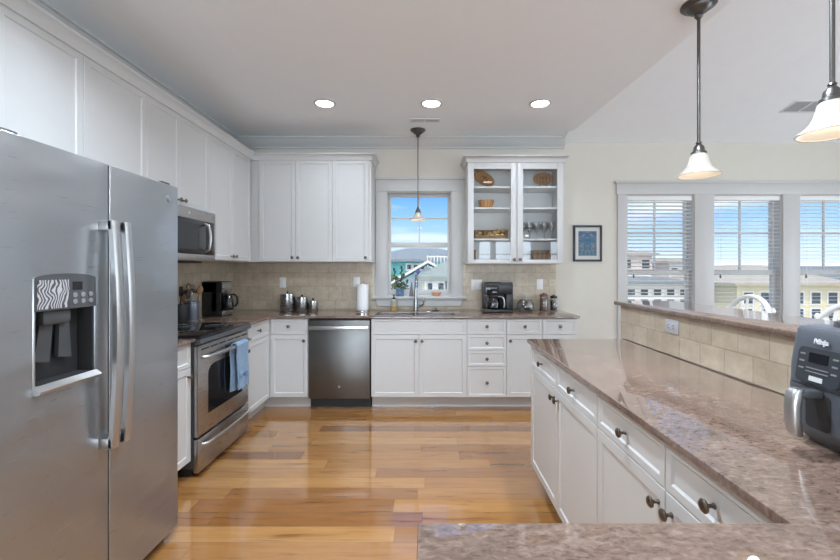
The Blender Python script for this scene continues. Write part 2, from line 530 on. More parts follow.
M_['podsdark'] = mat('dark_coffee_pods', (0.06, 0.045, 0.04), 0.5, var=0.2)
M_['stool'] = mat('white_stool_paint', (0.80, 0.80, 0.79), 0.35, var=0.01)
M_['blind'] = mat('white_blind_slat', (0.84, 0.84, 0.83), 0.45, var=0.01)
M_['panel'] = mat_wave('swirled_film', (0.05, 0.05, 0.055), (0.42, 0.42, 0.43), 26, 14, 0.4)
M_['screen'] = mat('dark_display', (0.01, 0.012, 0.016), 0.1)
# outside
M_['teal'] = mat('teal_siding', (0.12, 0.50, 0.50), 0.7, var=0.04, stretch=(0.1, 0.1, 8))
M_['whitesid'] = mat('white_siding', (0.80, 0.81, 0.82), 0.7, var=0.03, stretch=(0.1, 0.1, 8))
M_['bluesid'] = mat('grey_blue_siding', (0.50, 0.60, 0.74), 0.7, var=0.04, stretch=(0.1, 0.1, 8))
M_['creamsid'] = mat('cream_siding', (0.72, 0.66, 0.46), 0.7, var=0.04, stretch=(0.1, 0.1, 8))
M_['pinksid'] = mat('pale_pink_siding', (0.78, 0.66, 0.62), 0.7, var=0.03)
M_['greyroof'] = mat('grey_shingles', (0.22, 0.25, 0.27), 0.85, var=0.12, vscale=6)
M_['greenroof'] = mat('grey_green_shingles', (0.25, 0.29, 0.27), 0.85, var=0.12, vscale=6)
M_['tanroof'] = mat('tan_shingles', (0.42, 0.38, 0.32), 0.85, var=0.12, vscale=6)
M_['housewin'] = mat('dark_house_glass', (0.05, 0.07, 0.09), 0.15)
M_['sand'] = mat('sandy_ground', (0.46, 0.44, 0.36), 0.95, var=0.25, vscale=0.3)
M_['foliage'] = mat('green_foliage', (0.065, 0.11, 0.035), 0.8, var=0.5, vscale=4)
M_['bark'] = mat('grey_bark', (0.12, 0.09, 0.06), 0.9, var=0.3)

# ------------------------------------------------------------------ mesh helpers
WM = {}       # world matrix of every object made here


class B:
    """collects shapes and links them as ONE mesh object"""

    def __init__(self):
        self.bm = bmesh.new()

    def _take(self, t, M=None):
        if M is not None:
            t.transform(M)
        me = bpy.data.meshes.new('tmp')
        t.to_mesh(me)
        t.free()
        self.bm.from_mesh(me)
        bpy.data.meshes.remove(me)

    def box(self, x0, x1, y0, y1, z0, z1, bev=0.0, seg=2, M=None, only=None):
        t = bmesh.new()
        bmesh.ops.create_cube(t, size=1.0)
        sx, sy, sz = abs(x1 - x0), abs(y1 - y0), abs(z1 - z0)
        t.transform(Matrix.Translation(((x0 + x1) / 2, (y0 + y1) / 2, (z0 + z1) / 2)) @ Matrix.Diagonal((sx, sy, sz, 1)))
        if bev > 0:
            bev = min(bev, 0.45 * min(sx, sy, sz)) if only is None else bev
            ed = list(t.edges) if only is None else [q for q in t.edges if only(q)]
            bmesh.ops.bevel(t, geom=ed, offset=bev, segments=seg, profile=0.5, affect='EDGES', clamp_overlap=True)
        self._take(t, M)
        return self

    def prism(self, pts, axis, a0, a1, M=None, bev=0.0):
        """extrude a closed outline; axis 'x': pts are (y,z); 'y': (x,z); 'z': (x,y)"""
        t = bmesh.new()

        def v(p, a):
            return {'x': (a, p[0], p[1]), 'y': (p[0], a, p[1]), 'z': (p[0], p[1], a)}[axis]
        f = t.faces.new([t.verts.new(v(p, a0)) for p in pts])
        r = bmesh.ops.extrude_face_region(t, geom=[f])
        vs = [g for g in r['geom'] if isinstance(g, bmesh.types.BMVert)]
        dv = {'x': (a1 - a0, 0, 0), 'y': (0, a1 - a0, 0), 'z': (0, 0, a1 - a0)}[axis]
        bmesh.ops.translate(t, verts=vs, vec=dv)
        bmesh.ops.recalc_face_normals(t, faces=t.faces)
        if bev:
            bmesh.ops.bevel(t, geom=list(t.edges), offset=bev, segments=2, profile=0.5, affect='EDGES', clamp_overlap=True)
        self._take(t, M)
        return self

    def lathe(self, prof, seg=24, M=None, sx=1.0, sy=1.0):
        """prof: (radius, z) from bottom to top, turned about z"""
        t = bmesh.new()
        rings = []
        for r, z in prof:
            if r < 1e-5:
                rings.append([t.verts.new((0, 0, z))])
            else:
                rings.append([t.verts.new((r * math.cos(2 * PI * i / seg) * sx, r * math.sin(2 * PI * i / seg) * sy, z)) for i in range(seg)])
        for a, b_ in zip(rings, rings[1:]):
            for i in range(seg):
                j = (i + 1) % seg
                if len(a) == 1 and len(b_) == 1:
                    continue
                if len(a) == 1:
                    t.faces.new((a[0], b_[j], b_[i]))
                elif len(b_) == 1:
                    t.faces.new((a[i], a[j], b_[0]))
                else:
                    t.faces.new((a[i], a[j], b_[j], b_[i]))
        if len(rings[0]) > 1 and prof[0] != prof[-1]:
            pass
        bmesh.ops.recalc_face_normals(t, faces=t.faces)
        self._take(t, M)
        return self

    def cyl(self, x, y, z0, z1, r, seg=24, r2=None, M=None):
        r2 = r if r2 is None else r2
        return self.lathe([(0, z0), (r, z0), (r2, z1), (0, z1)], seg, (M or Matrix()) @ Matrix.Translation((x, y, 0)))

    def tube(self, pts, r, seg=10, M=None, radii=None, flat=(1, 1)):
        t = bmesh.new()
        P = [Vector(p) for p in pts]
        rings = []
        up = None
        for i, p in enumerate(P):
            d = (P[min(i + 1, len(P) - 1)] - P[max(i - 1, 0)]).normalized()
            if up is None:
                up = Vector((0, 0, 1)) if abs(d.z) < 0.9 else Vector((1, 0, 0))
            a = d.cross(up)
            if a.length < 1e-4:
                a = d.cross(Vector((0.3, 1, 0.2)))
            a.normalize()
            b_ = a.cross(d).normalized()
            up = b_
            rr = radii[i] if radii else r
            rings.append([t.verts.new(p + a * rr * flat[0] * math.cos(2 * PI * k / seg) + b_ * rr * flat[1] * math.sin(2 * PI * k / seg)) for k in range(seg)])
        for a, b_ in zip(rings, rings[1:]):
            for k in range(seg):
                j = (k + 1) % seg
                t.faces.new((a[k], a[j], b_[j], b_[k]))
        t.faces.new(rings[0][::-1])
        t.faces.new(rings[-1])
        bmesh.ops.recalc_face_normals(t, faces=t.faces)
        self._take(t, M)
        return self

    def loft(self, sections, M=None):
        """sections: lists of points (same count), capped at both ends"""
        t = bmesh.new()
        rings = [[t.verts.new(p) for p in s] for s in sections]
        k = len(rings[0])
        for a, b_ in zip(rings, rings[1:]):
            for i in range(k):
                j = (i + 1) % k
                t.faces.new((a[i], a[j], b_[j], b_[i]))
        t.faces.new(rings[0][::-1])
        t.faces.new(rings[-1])
        bmesh.ops.recalc_face_normals(t, faces=t.faces)
        self._take(t, M)
        return self

    def ball(self, x, y, z, rx, ry=None, rz=None, seg=16, M=None, rough=0.0):
        t = bmesh.new()
        bmesh.ops.create_uvsphere(t, u_segments=seg, v_segments=max(6, seg // 2), radius=1)
        if rough:
            for v in t.verts:
                v.co *= 1 + random.uniform(-rough, rough)
        t.transform(Matrix.Translation((x, y, z)) @ Matrix.Diagonal((rx, ry or rx, rz or rx, 1)))
        self._take(t, M)
        return self

    def quad(self, *pts):
        t = bmesh.new()
        t.faces.new([t.verts.new(p) for p in pts])
        self._take(t)
        return self

    def build(self, name, material, parent=None, local=False, smooth=35):
        bm = self.bm
        uv = bm.loops.layers.uv.new('UVMap')
        bm.normal_update()
        for f in bm.faces:
            nx, ny, nz = (abs(c) for c in f.normal)
            for lp in f.loops:
                c = lp.vert.co
                if nz >= nx and nz >= ny:
                    lp[uv].uv = (c.x, c.y)
                elif nx >= ny:
                    lp[uv].uv = (c.y, c.z)
                else:
                    lp[uv].uv = (c.x, c.z)
        if parent is not None and not local:
            bm.transform(WM[parent.name].inverted())
        for f in bm.faces:
            f.smooth = True
        me = bpy.data.meshes.new(name)
        bm.to_mesh(me)
        bm.free()
        me.materials.append(M_[material] if isinstance(material, str) else material)
        if smooth:
            me.set_sharp_from_angle(angle=R(smooth))
        o = bpy.data.objects.new(name, me)
        COL.objects.link(o)
        if parent is not None:
            o.parent = parent
            WM[o.name] = WM[parent.name]
        else:
            WM[o.name] = Matrix()
        return o


def thing(name, label, cat, loc=(0, 0, 0), rz=0.0, group=None):
    o = bpy.data.objects.new(name, None)
    o.empty_display_size = 0.1
    COL.objects.link(o)
    o.location = loc
    o.rotation_euler = (0, 0, rz)
    WM[o.name] = Matrix.Translation(loc) @ Matrix.Rotation(rz, 4, 'Z')
    o['label'] = label
    o['category'] = cat
    if group:
        o['group'] = group
    return o


def tag(o, label, cat, group=None):
    o['label'] = label
    o['category'] = cat
    if group:
        o['group'] = group
    return o


def struct(o, label=None):
    o['kind'] = 'structure'
    if label:
        o['label'] = label
    return o


def copy_tree(o, parent=None):
    c = o.copy()
    COL.objects.link(c)
    if parent is not None:
        c.parent = parent
    WM[c.name] = WM[o.name]
    for ch in list(o.children):
        copy_tree(ch, c)
    return c


def fix_wm():
    pass


def chained(*fs):
    pass


def text_mesh(body, size, name, material, parent, M, depth=0.0006):
    cu = bpy.data.curves.new('lettering', 'FONT')
    cu.body = body
    cu.size = size
    cu.extrude = depth
    cu.offset = 0.0006
    cu.align_x = 'CENTER'
    cu.align_y = 'CENTER'
    t = bpy.data.objects.new('lettering', cu)
    COL.objects.link(t)
    dg = bpy.context.evaluated_depsgraph_get()
    me = bpy.data.meshes.new_from_object(t.evaluated_get(dg))
    bpy.data.objects.remove(t)
    me.name = name
    me.transform(M)
    me.materials.clear()
    me.materials.append(M_[material])
    o = bpy.data.objects.new(name, me)
    COL.objects.link(o)
    o.parent = parent
    WM[o.name] = WM[parent.name]
    return o


# ================================================================== SETTING
XL, XR, YB = -2.19, 5.6, 4.58
ZC = 2.84            # flat kitchen ceiling
ZD = 2.79            # where the dining vault meets the back wall
SLOPE = 0.20


def wall_y(name, y0, y1, x0, x1, z0, z1, holes, material):
    """wall across y with rectangular openings (x0,x1,z0,z1)"""
    b = B()
    hs = sorted(holes)
    x = x0
    for h in hs:
        if h[0] > x:
            b.box(x, h[0], y0, y1, z0, z1)
        if h[2] > z0:
            b.box(h[0], h[1], y0, y1, z0, h[2])
        if h[3] < z1:
            b.box(h[0], h[1], y0, y1, h[3], z1)
        x = h[1]
    if x < x1:
        b.box(x, x1, y0, y1, z0, z1)
    return struct(b.build(name, material))


struct(B().box(XL - 0.15, XR + 0.15, REAR_Y - 0.15, YB + 0.15, -0.1, 0.0).build('floor', 'floor'))
KW = (-0.47, 0.27, 1.067, 2.245)
DW_ = [(2.23, 2.99, 0.45, 2.21), (3.206, 3.98, 0.45, 2.21), (4.17, 4.945, 0.45, 2.21)]
wall_y('wall_back', YB, YB + 0.15, XL, XR, 0, 2.95, [KW] + DW_, 'wall')
struct(B().box(XL - 0.15, XL, REAR_Y - 0.15, YB + 0.15, 0, 2.95).build('wall_left', 'wall'))
b = B()
yy = REAR_Y - 0.15
for h in SIDE_OPENINGS:
    b.box(XR, XR + 0.15, yy, h[0], 0, 3.9).box(XR, XR + 0.15, h[0], h[1], 0, h[2]).box(XR, XR + 0.15, h[0], h[1], h[3], 3.9)
    yy = h[1]
b.box(XR, XR + 0.15, yy, YB + 0.15, 0, 3.9)
struct(b.build('wall_right', 'wall'))
wall_y('wall_rear', REAR_Y - 0.15, REAR_Y, XL, XR, 0, 2.95, REAR_OPENINGS, 'wall')
# flat ceiling over the kitchen with its edge towards the dining side
struct(B().prism([(XL - 0.15, YB + 0.15), (1.53, YB + 0.15), (1.53, YB), (1.71, 1.6), (1.71, REAR_Y - 0.15), (XL - 0.15, REAR_Y - 0.15)], 'z', ZC, ZC + 0.1).build('ceiling', 'ceil'))
# vaulted dining ceiling, rising from the window wall
yr_ = 0.2
zr_ = ZD + SLOPE * (YB - yr_)
cb = B()
cb.prism([(YB + 0.15, ZD - SLOPE * 0.15), (YB + 0.15, ZD + 0.08), (yr_, zr_ + 0.1), (REAR_Y - 0.15, ZD + 0.1), (REAR_Y - 0.15, ZD), (yr_, zr_)], 'x', 1.50, XR + 0.1)
struct(cb.build('ceiling_vault', 'ceil'))
gb = B()
gb.prism([(YB, ZC + 0.03), (1.6, ZC + 0.03), (REAR_Y, ZC + 0.03), (yr_, zr_ + 0.02)], 'x', 1.46, 1.50)
struct(gb.build('wall_gable', 'ceil'))

# ---- crown moulding at the kitchen ceiling
def crown_prof(s=1.0):
    # (out from wall, down from ceiling)
    return [(0, 0), (0.092, 0), (0.092, 0.016), (0.078, 0.022), (0.060, 0.052), (0.030, 0.085), (0.018, 0.096), (0.018, 0.118), (0, 0.118)]


b = B()
b.prism([(YB - o, ZC - d) for o, d in crown_prof()], 'x', XL, 1.53)
struct(b.build('trim_1', 'trim'))
b = B()
b.prism([(XL + o, ZC - d) for o, d in crown_prof()], 'y', REAR_Y, YB)
struct(b.build('trim_2', 'trim'))
struct(B().box(1.47, 2.2, YB - 0.016, YB, 0, 0.13, 0.004).build('baseboard_back', 'trim'))
struct(B().box(2.2, XR, YB - 0.016, YB, 0, 0.13, 0.004).build('baseboard_dining', 'trim'))

# ---- backsplash tile
b = B()
b.box(XL, -0.62, YB - 0.009, YB, 0.9145, 1.45)
b.box(0.385, 1.435, YB - 0.009, YB, 0.9145, 1.45)
b.box(-0.62, 0.385, YB - 0.009, YB, 0.9145, 1.06)
b.box(XL, XL + 0.009, 2.1, YB, 0.9145, 1.45)
struct(b.build('backsplash_trim', 'tile'), 'beige travertine tile backsplash above the sink wall counter')

# ---- half wall of the breakfast bar
b = B()
b.box(1.286, 1.42, -0.3, 2.70, 0, 1.1275)
struct(b.build('wall_bar', 'trim'))
struct(B().box(1.276, 1.286, -0.3, 2.695, 0.9145, 1.1275).build('bar_backsplash_trim', 'tile'), 'beige travertine tile facing below the raised bar')


# ---- windows (setting)
def double_hung(name, x0, x1, z0, z1, zmid, casing=None, sill=True, ext=0.0):
    root = bpy.data.objects.new(name, None)
    COL.objects.link(root)
    root.location = ((x0 + x1) / 2, YB, z0)
    WM[root.name] = Matrix.Translation(root.location)
    root['kind'] = 'structure'
    # jamb liner
    b = B()
    for xa, xb in ((x0, x0 + 0.014), (x1 - 0.014, x1)):
        b.box(xa, xb, YB - 0.002, YB + 0.15, z0, z1)
    b.box(x0 + 0.014, x1 - 0.014, YB - 0.002, YB + 0.15, z1 - 0.014, z1)
    b.box(x0 + 0.014, x1 - 0.014, YB - 0.002, YB + 0.15, z0, z0 + 0.014)
    b.build('window_jamb', 'trim', root)

    def sash(y, za, zb, fw, bar):
        s = B()
        xa, xb = x0 + 0.014, x1 - 0.014
        s.box(xa, xa + fw, y, y + 0.035, za, zb, 0.003)
        s.box(xb - fw, xb, y, y + 0.035, za, zb, 0.003)
        s.box(xa + fw - 0.001, xb - fw + 0.001, y + 0.0008, y + 0.034, zb - bar, zb - 0.0005, 0.002)
        s.box(xa + fw - 0.001, xb - fw + 0.001, y + 0.0008, y + 0.034, za + 0.0005, za + bar, 0.002)
        return s
    up = sash(YB + 0.095, zmid - 0.026, z1 - 0.014, 0.032, 0.038)
    xm = (x0 + x1) / 2
    zq = (zmid + z1) / 2 + 0.01
    up.box(xm - 0.009, xm + 0.009, YB + 0.104, YB + 0.122, zmid, z1 - 0.03)
    up.box(x0 + 0.03, x1 - 0.03, YB + 0.1055, YB + 0.1205, zq - 0.009, zq + 0.009)
    u = up.build('upper_sash', 'trim', root)
    B().box(x0 + 0.04, x1 - 0.04, YB + 0.111, YB + 0.115, zmid + 0.01, z1 - 0.04).build('pane', 'glass', u)
    lo = sash(YB + 0.055, z0 + 0.014, zmid + 0.030, 0.034, 0.056)
    l_ = lo.build('lower_sash', 'trim', root)
    B().box(x0 + 0.04, x1 - 0.04, YB + 0.071, YB + 0.075, z0 + 0.05, zmid - 0.012).build('pane', 'glass', l_)
    return root


w1 = double_hung('window_1', *KW, 1.645)
b = B()
b.box(-0.588, -0.467, YB - 0.022, YB, 1.067, 2.25, 0.004)
b.box(0.267, 0.388, YB - 0.022, YB, 1.067, 2.25, 0.004)
b.box(-0.588, 0.388, YB - 0.024, YB, 2.245, 2.375, 0.004)
b.box(-0.614, 0.412, YB - 0.042, YB, 2.372, 2.40, 0.006)
b.box(-0.596, 0.396, YB - 0.030, YB, 2.240, 2.256, 0.004)
b.build('casing', 'trim', w1)
b = B()
b.box(-0.625, 0.425, YB - 0.075, YB + 0.055, 1.040, 1.067, 0.006)
b.build('sill', 'trim', w1)
b = B()
b.prism([(-0.588, 1.041), (-0.560, 0.958), (0.360, 0.958), (0.388, 1.041)], 'y', YB - 0.026, YB - 0.0095)
b.build('apron', 'trim', w1)
for i, a in enumerate(DW_):
    w = double_hung('window_%d' % (i + 2), *a, 1.33)
    if i == 0:
        b = B()
        xs = [2.126, 2.232, 2.988, 3.208, 3.978, 4.172, 4.943, 5.05]
        for k in range(0, 8, 2):
            b.box(xs[k], xs[k + 1], YB - 0.022, YB, 0.42, 2.212, 0.004)
        b.box(2.112, 5.064, YB - 0.026, YB, 2.208, 2.335, 0.004)
        b.box(2.09, 5.09, YB - 0.042, YB, 2.332, 2.358, 0.006)
        b.box(2.10, 5.08, YB - 0.06, YB + 0.055, 0.42, 0.452, 0.006)
        b.build('casing', 'trim', w)
for i, a in enumerate(REAR_OPENINGS):
    root = bpy.data.objects.new('window_%d' % (i + 5), None)
    COL.objects.link(root)
    WM[root.name] = Matrix()
    root['kind'] = 'structure'
    f = B()
    x0, x1, z0, z1 = a
    y0, y1 = REAR_Y - 0.10, REAR_Y - 0.05
    nx = max(1, round((x1 - x0) / 0.6))
    f.box(x0, x1, y0 + 0.002, y1 - 0.002, z0, z0 + 0.05).box(x0, x1, y0 + 0.002, y1 - 0.002, z1 - 0.05, z1)
    for k in range(nx + 1):
        xx = x0 + (x1 - x0) * k / nx
        f.box(max(x0, xx - 0.025), min(x1, xx + 0.025), y0, y1, z0, z1)
    f.box(x0, x1, y0 + 0.004, y1 - 0.004, 1.85, 1.88)
    fo = f.build('window_frame', 'trim', root)
    B().box(x0, x1, REAR_Y - 0.08, REAR_Y - 0.076, z0, z1).build('pane', 'glass', fo)
    c = B()
    c.box(x0 - 0.1, x0, REAR_Y, REAR_Y + 0.02, z0 - 0.1, z1 + 0.1)
    c.box(x1, x1 + 0.1, REAR_Y, REAR_Y + 0.02, z0 - 0.1, z1 + 0.1)
    c.box(x0, x1, REAR_Y, REAR_Y + 0.02, z1, z1 + 0.1)
    c.box(x0, x1, REAR_Y, REAR_Y + 0.02, z0 - 0.06 if z0 < 0.1 else z0 - 0.1, z0)
    c.build('casing', 'trim', root)


for i, a in enumerate(SIDE_OPENINGS):
    root = bpy.data.objects.new('door_%d' % (i + 1), None)
    COL.objects.link(root)
    WM[root.name] = Matrix()
    root['kind'] = 'structure'
    y0, y1, z0, z1 = a
    f = B()
    f.box(XR + 0.052, XR + 0.098, y0, y1, z0, z0 + 0.08).box(XR + 0.052, XR + 0.098, y0, y1, z1 - 0.08, z1)
    for k in range(3):
        q = y0 + (y1 - y0) * k / 2
        f.box(XR + 0.05, XR + 0.10, max(y0, q - 0.05), min(y1, q + 0.05), z0, z1)
    fo = f.build('door_frame', 'trim', root)
    B().box(XR + 0.073, XR + 0.077, y0, y1, z0, z1).build('pane', 'glass', fo)

# ================================================================== CABINETS
def shaker(b, x0, x1, z0, z1, t=0.02, fr=0.055, M=None, flat=False):
    """door or drawer front in the local frame: face at y=-t, back at y=0, facing -y"""
    t_ = bmesh.new()
    bmesh.ops.create_cube(t_, size=1.0)
    t_.transform(Matrix.Translation(((x0 + x1) / 2, -t / 2, (z0 + z1) / 2)) @ Matrix.Diagonal((x1 - x0, t, z1 - z0, 1)))
    front = [f for f in t_.faces if f.normal.y < -0.9][0]
    fr = min(fr, (z1 - z0) * 0.30, (x1 - x0) * 0.3)
    bmesh.ops.inset_region(t_, faces=[front], thickness=fr, depth=0)
    front = [f for f in t_.faces if f.normal.y < -0.9 and abs(f.calc_center_median().x - (x0 + x1) / 2) < 1e-4 and abs(f.calc_center_median().z - (z0 + z1) / 2) < 1e-4][0]
    bmesh.ops.inset_region(t_, faces=[front], thickness=0.004, depth=-0.003)
    bmesh.ops.inset_region(t_, faces=[front], thickness=0.005, depth=-0.003)
    bmesh.ops.recalc_face_normals(t_, faces=t_.faces)
    oe = [e_ for e_ in t_.edges if all(abs(v.co.y + t) < 1e-6 and (abs(v.co.x - x0) < 1e-6 or abs(v.co.x - x1) < 1e-6 or abs(v.co.z - z0) < 1e-6 or abs(v.co.z - z1) < 1e-6) for v in e_.verts)]
    bmesh.ops.bevel(t_, geom=oe, offset=0.002, segments=1, affect='EDGES')
    b._take(t_, M)
    return b


KNOB = [(0.0, 0.0), (0.0075, 0.0), (0.0075, 0.002), (0.0048, 0.006), (0.0048, 0.015), (0.009, 0.019), (0.0155, 0.022), (0.0165, 0.026), (0.013, 0.030), (0.006, 0.032), (0.0, 0.0325)]


def knob(parent, x, z, y=-0.02):
    b = B()
    M = Matrix.Translation((x, y, z)) @ Matrix.Rotation(R(90), 4, 'X')
    b.lathe(KNOB, 14, M)
    return b.build('knob', 'bronze', parent, local=True)


G = 0.0017


def fronts(root, lst):
    for kind, x0, x1, z0, z1, knobs in lst:
        d = shaker(B(), x0 + G, x1 - G, z0 + G, z1 - G, fr=0.058 if kind == 'door' else 0.036).build(kind, 'cab', root, local=True)
        for k in knobs:
            knob(d, *k)


def base_cabinet(label, loc, rz, w, lst, depth=0.61, toe=True, group=None, ends=(0, 0), top=0.8925):
    """local frame: x along the width, front face at y=0 (doors stand proud towards -y)"""
    root = thing('base_cabinet', label, 'cabinet', loc, rz, group)
    b = B()
    b.box(0, w, 0.0, depth, 0.115, top)
    b.build('cabinet_body', 'cab', root, local=True)
    b = B()
    b.box(ends[0], w - ends[1], 0.07, depth, 0.0, 0.115)
    b.build('toe_kick', 'cab', root, local=True)
    fronts(root, lst)
    return root


ZD0, ZD1, ZT = 0.118, 0.730, 0.886
FY = 3.99            # carcass front of the sink wall base cabinets (doors stand 0.02 proud)
GB = 'white base cabinets'


def dd(x0, x1, side):
    """one drawer over one door; side: where the door knob sits"""
    kx = x1 - 0.035 if side == 'r' else x0 + 0.035
    return [('drawer', x0, x1, ZD1, ZT, [((x0 + x1) / 2, 0.812)]), ('door', x0, x1, ZD0, ZD1, [(kx, 0.672)])]


base_cabinet('white cabinet with one drawer over one door between stove corner and dishwasher', (-1.541, FY, 0), 0, 0.370, dd(0, 0.370, 'r'), 0.585)
W = 0.936
r_ = base_cabinet('white cabinet under the sink with plain false front and two doors', (-0.556, FY, 0), 0, W,
                  [('false_front', 0, W, ZD1, ZT, []), ('door', 0, W / 2, ZD0, ZD1, [(W / 2 - 0.03, 0.672)]), ('door', W / 2, W, ZD0, ZD1, [(W / 2 + 0.03, 0.672)])], 0.585, top=0.70)
W = 0.386
base_cabinet('white stack of four drawers beside the sink cabinet', (0.380, FY, 0), 0, W,
             [('drawer', 0, W, 0.730, ZT, [(W / 2, 0.812)]), ('drawer', 0, W, 0.573, 0.730, [(W / 2, 0.65)]),
              ('drawer', 0, W, 0.418, 0.573, [(W / 2, 0.495)]), ('drawer', 0, W, ZD0, 0.418, [(W / 2, 0.265)])], 0.585)
base_cabinet('white drawer and door cabinet just beyond the four drawer stack', (0.766, FY, 0), 0, 0.350, dd(0, 0.350, 'l'), 0.585)
base_cabinet('white end cabinet below the far counter end, half hidden by the peninsula', (1.116, FY, 0), 0, 0.338, dd(0, 0.338, 'l'), 0.585)

# left run, facing +x
FX = -1.56
base_cabinet('narrow white cabinet between the refrigerator and the stove', (FX, 2.105, 0), R(90), 0.540, dd(0, 0.540, 'r'), 0.625)
base_cabinet('white cabinet with drawer and door past the stove in the corner', (FX, 3.415, 0), R(90), 0.555, dd(0, 0.535, 'l'), 0.625)
b = B()
b.box(XL + 0.005, -1.56, 3.972, 4.575, 0.115, 0.8925)
o = tag(b.build('corner_cabinet', 'cab'), 'blind corner cabinet box where the two counter runs meet', 'cabinet')
b = B()
b.box(-1.56, -1.542, 3.972, 4.0, 0.115, 0.889)
b.build('filler_strip', 'cab', o)
b = B(); b.box(-2.1, -1.63, 3.97, 4.06, 0.0, 0.115).box(-2.1, -1.542, 4.06, 4.5, 0.0, 0.115); b.build('toe_kick', 'cab', o)

# peninsula, facing -x; local x runs towards the camera
PX = 0.68
ZDP = 0.748
W = 1.02
base_cabinet('white peninsula cabinet with two drawers over two doors, at the far end', (PX, 2.61, 0), R(-90), W,
             [('drawer', 0, 0.52, ZDP, ZT, [(0.26, 0.816)]), ('drawer', 0.52, W, ZDP, ZT, [(0.77, 0.816)]),
              ('door', 0, 0.52, ZD0, ZDP, [(0.52 - 0.032, 0.697)]), ('door', 0.52, W, ZD0, ZDP, [(0.52 + 0.032, 0.697)])], 0.595)
W = 0.86
base_cabinet('white peninsula cabinet with two drawers over two doors, next to the foreground counter', (PX, 1.588, 0), R(-90), W,
             [('drawer', 0, 0.455, ZDP, ZT, [(0.228, 0.816)]), ('drawer', 0.455, W, ZDP, ZT, [(0.650, 0.816)]),
              ('door', 0, 0.455, ZD0, ZDP, [(0.455 - 0.032, 0.697)]), ('door', 0.455, W, ZD0, ZDP, [(0.455 + 0.032, 0.697)])], 0.595)
# foreground leg of the peninsula, facing +y
base_cabinet('white cabinet below the foreground counter leg, facing the sink', (0.655, 0.675, 0), R(180), 0.645,
             [('drawer', 0.01, 0.645, ZDP, ZT, [(0.33, 0.816)]), ('door', 0.01, 0.33, ZD0, ZDP, [(0.30, 0.697)]), ('door', 0.33, 0.645, ZD0, ZDP, [(0.36, 0.697)])], 0.55)


# ---- wall cabinets
CROWN = [(0.0, -0.012), (0.012, -0.012), (0.018, 0.018), (0.036, 0.036), (0.050, 0.042), (0.050, 0.056), (-0.02, 0.056), (-0.02, -0.012)]


def crown_run(b, path, zt):
    """cabinet crown swept along a plan path with mitred corners; the profile points out to the right of travel"""
    P = [Vector(p) for p in path]
    secs = []
    for i, p in enumerate(P):
        ds = []
        if i > 0:
            ds.append((p - P[i - 1]).normalized())
        if i < len(P) - 1:
            ds.append((P[i + 1] - p).normalized())
        ns = [Vector((d.y, -d.x)) for d in ds]
        m = ns[0] if len(ns) == 1 else (ns[0] + ns[1]) / (1 + ns[0].dot(ns[1]))
        secs.append([(p.x + m.x * o_, p.y + m.y * o_, zt + z) for o_, z in CROWN])
    b.loft(secs)
    return b


def upper_cabinet(label, loc, rz, w, z0, z1, lst, depth=0.33, group=None):
    root = thing('wall_cabinet', label, 'cabinet', loc, rz, group)
    b = B()
    b.box(0, w, 0.0, depth, z0, z1)
    b.build('cabinet_body', 'cab', root, local=True)
    fronts(root, lst)
    return root


UZ0, UZ1 = 1.443, 2.512
UY = 4.25
UX = -1.85


def udoor(x0, x1, z0, kx):
    return ('door', x0, x1, z0 + 0.004, UZ1 - 0.004, [(kx, z0 + 0.045)] if kx is not None else [])


W = 1.257
cw = upper_cabinet('white wall cabinet with two tall doors in the corner left of the window', (-1.85, UY, 0), 0, 0.857, UZ0, UZ1,
                   [udoor(0.093, 0.474, UZ0, 0.444), udoor(0.474, 0.857, UZ0, 0.504)], 0.325)
cw2 = upper_cabinet('white wall cabinet with one tall door beside the window casing', (-0.993, UY, 0), 0, 0.40, UZ0, UZ1,
                    [udoor(0, 0.375, UZ0, 0.345)], 0.325)
upper_cabinet('white wall cabinet with two doors above the refrigerator', (UX, 1.26, 0), R(90), 0.905, 1.86, UZ1,
              [udoor(0, 0.455, 1.86, 0.425), udoor(0.455, 0.905, 1.86, 0.485)], 0.335)
upper_cabinet('tall narrow white wall cabinet between refrigerator and microwave', (UX, 2.165, 0), R(90), 0.485, UZ0, UZ1,
              [udoor(0, 0.485, UZ0, 0.04)], 0.335)
upper_cabinet('short white wall cabinet with two doors above the microwave', (UX, 2.65, 0), R(90), 0.755, 1.832, UZ1,
              [udoor(0, 0.36, 1.832, 0.33), udoor(0.36, 0.755, 1.832, 0.39)], 0.335)
upper_cabinet('white wall cabinet with two doors past the microwave, above the coffee maker', (UX, 3.405, 0), R(90), 0.84, UZ0, UZ1,
              [udoor(0, 0.41, UZ0, 0.375), udoor(0.41, 0.80, UZ0, 0.445)], 0.335)
b = B()
# crown along the tops of the cabinets, mitred by overlap in the corner
crown_run(b, [(UX + 0.02, 1.26), (UX + 0.02, UY - 0.02), (-0.593, UY - 0.02), (-0.593, 4.575)], UZ1 + 0.0005)
tag(b.build('cabinet_crown', 'cab'), 'white crown moulding topping the long L of solid wall cabinets', 'crown moulding')

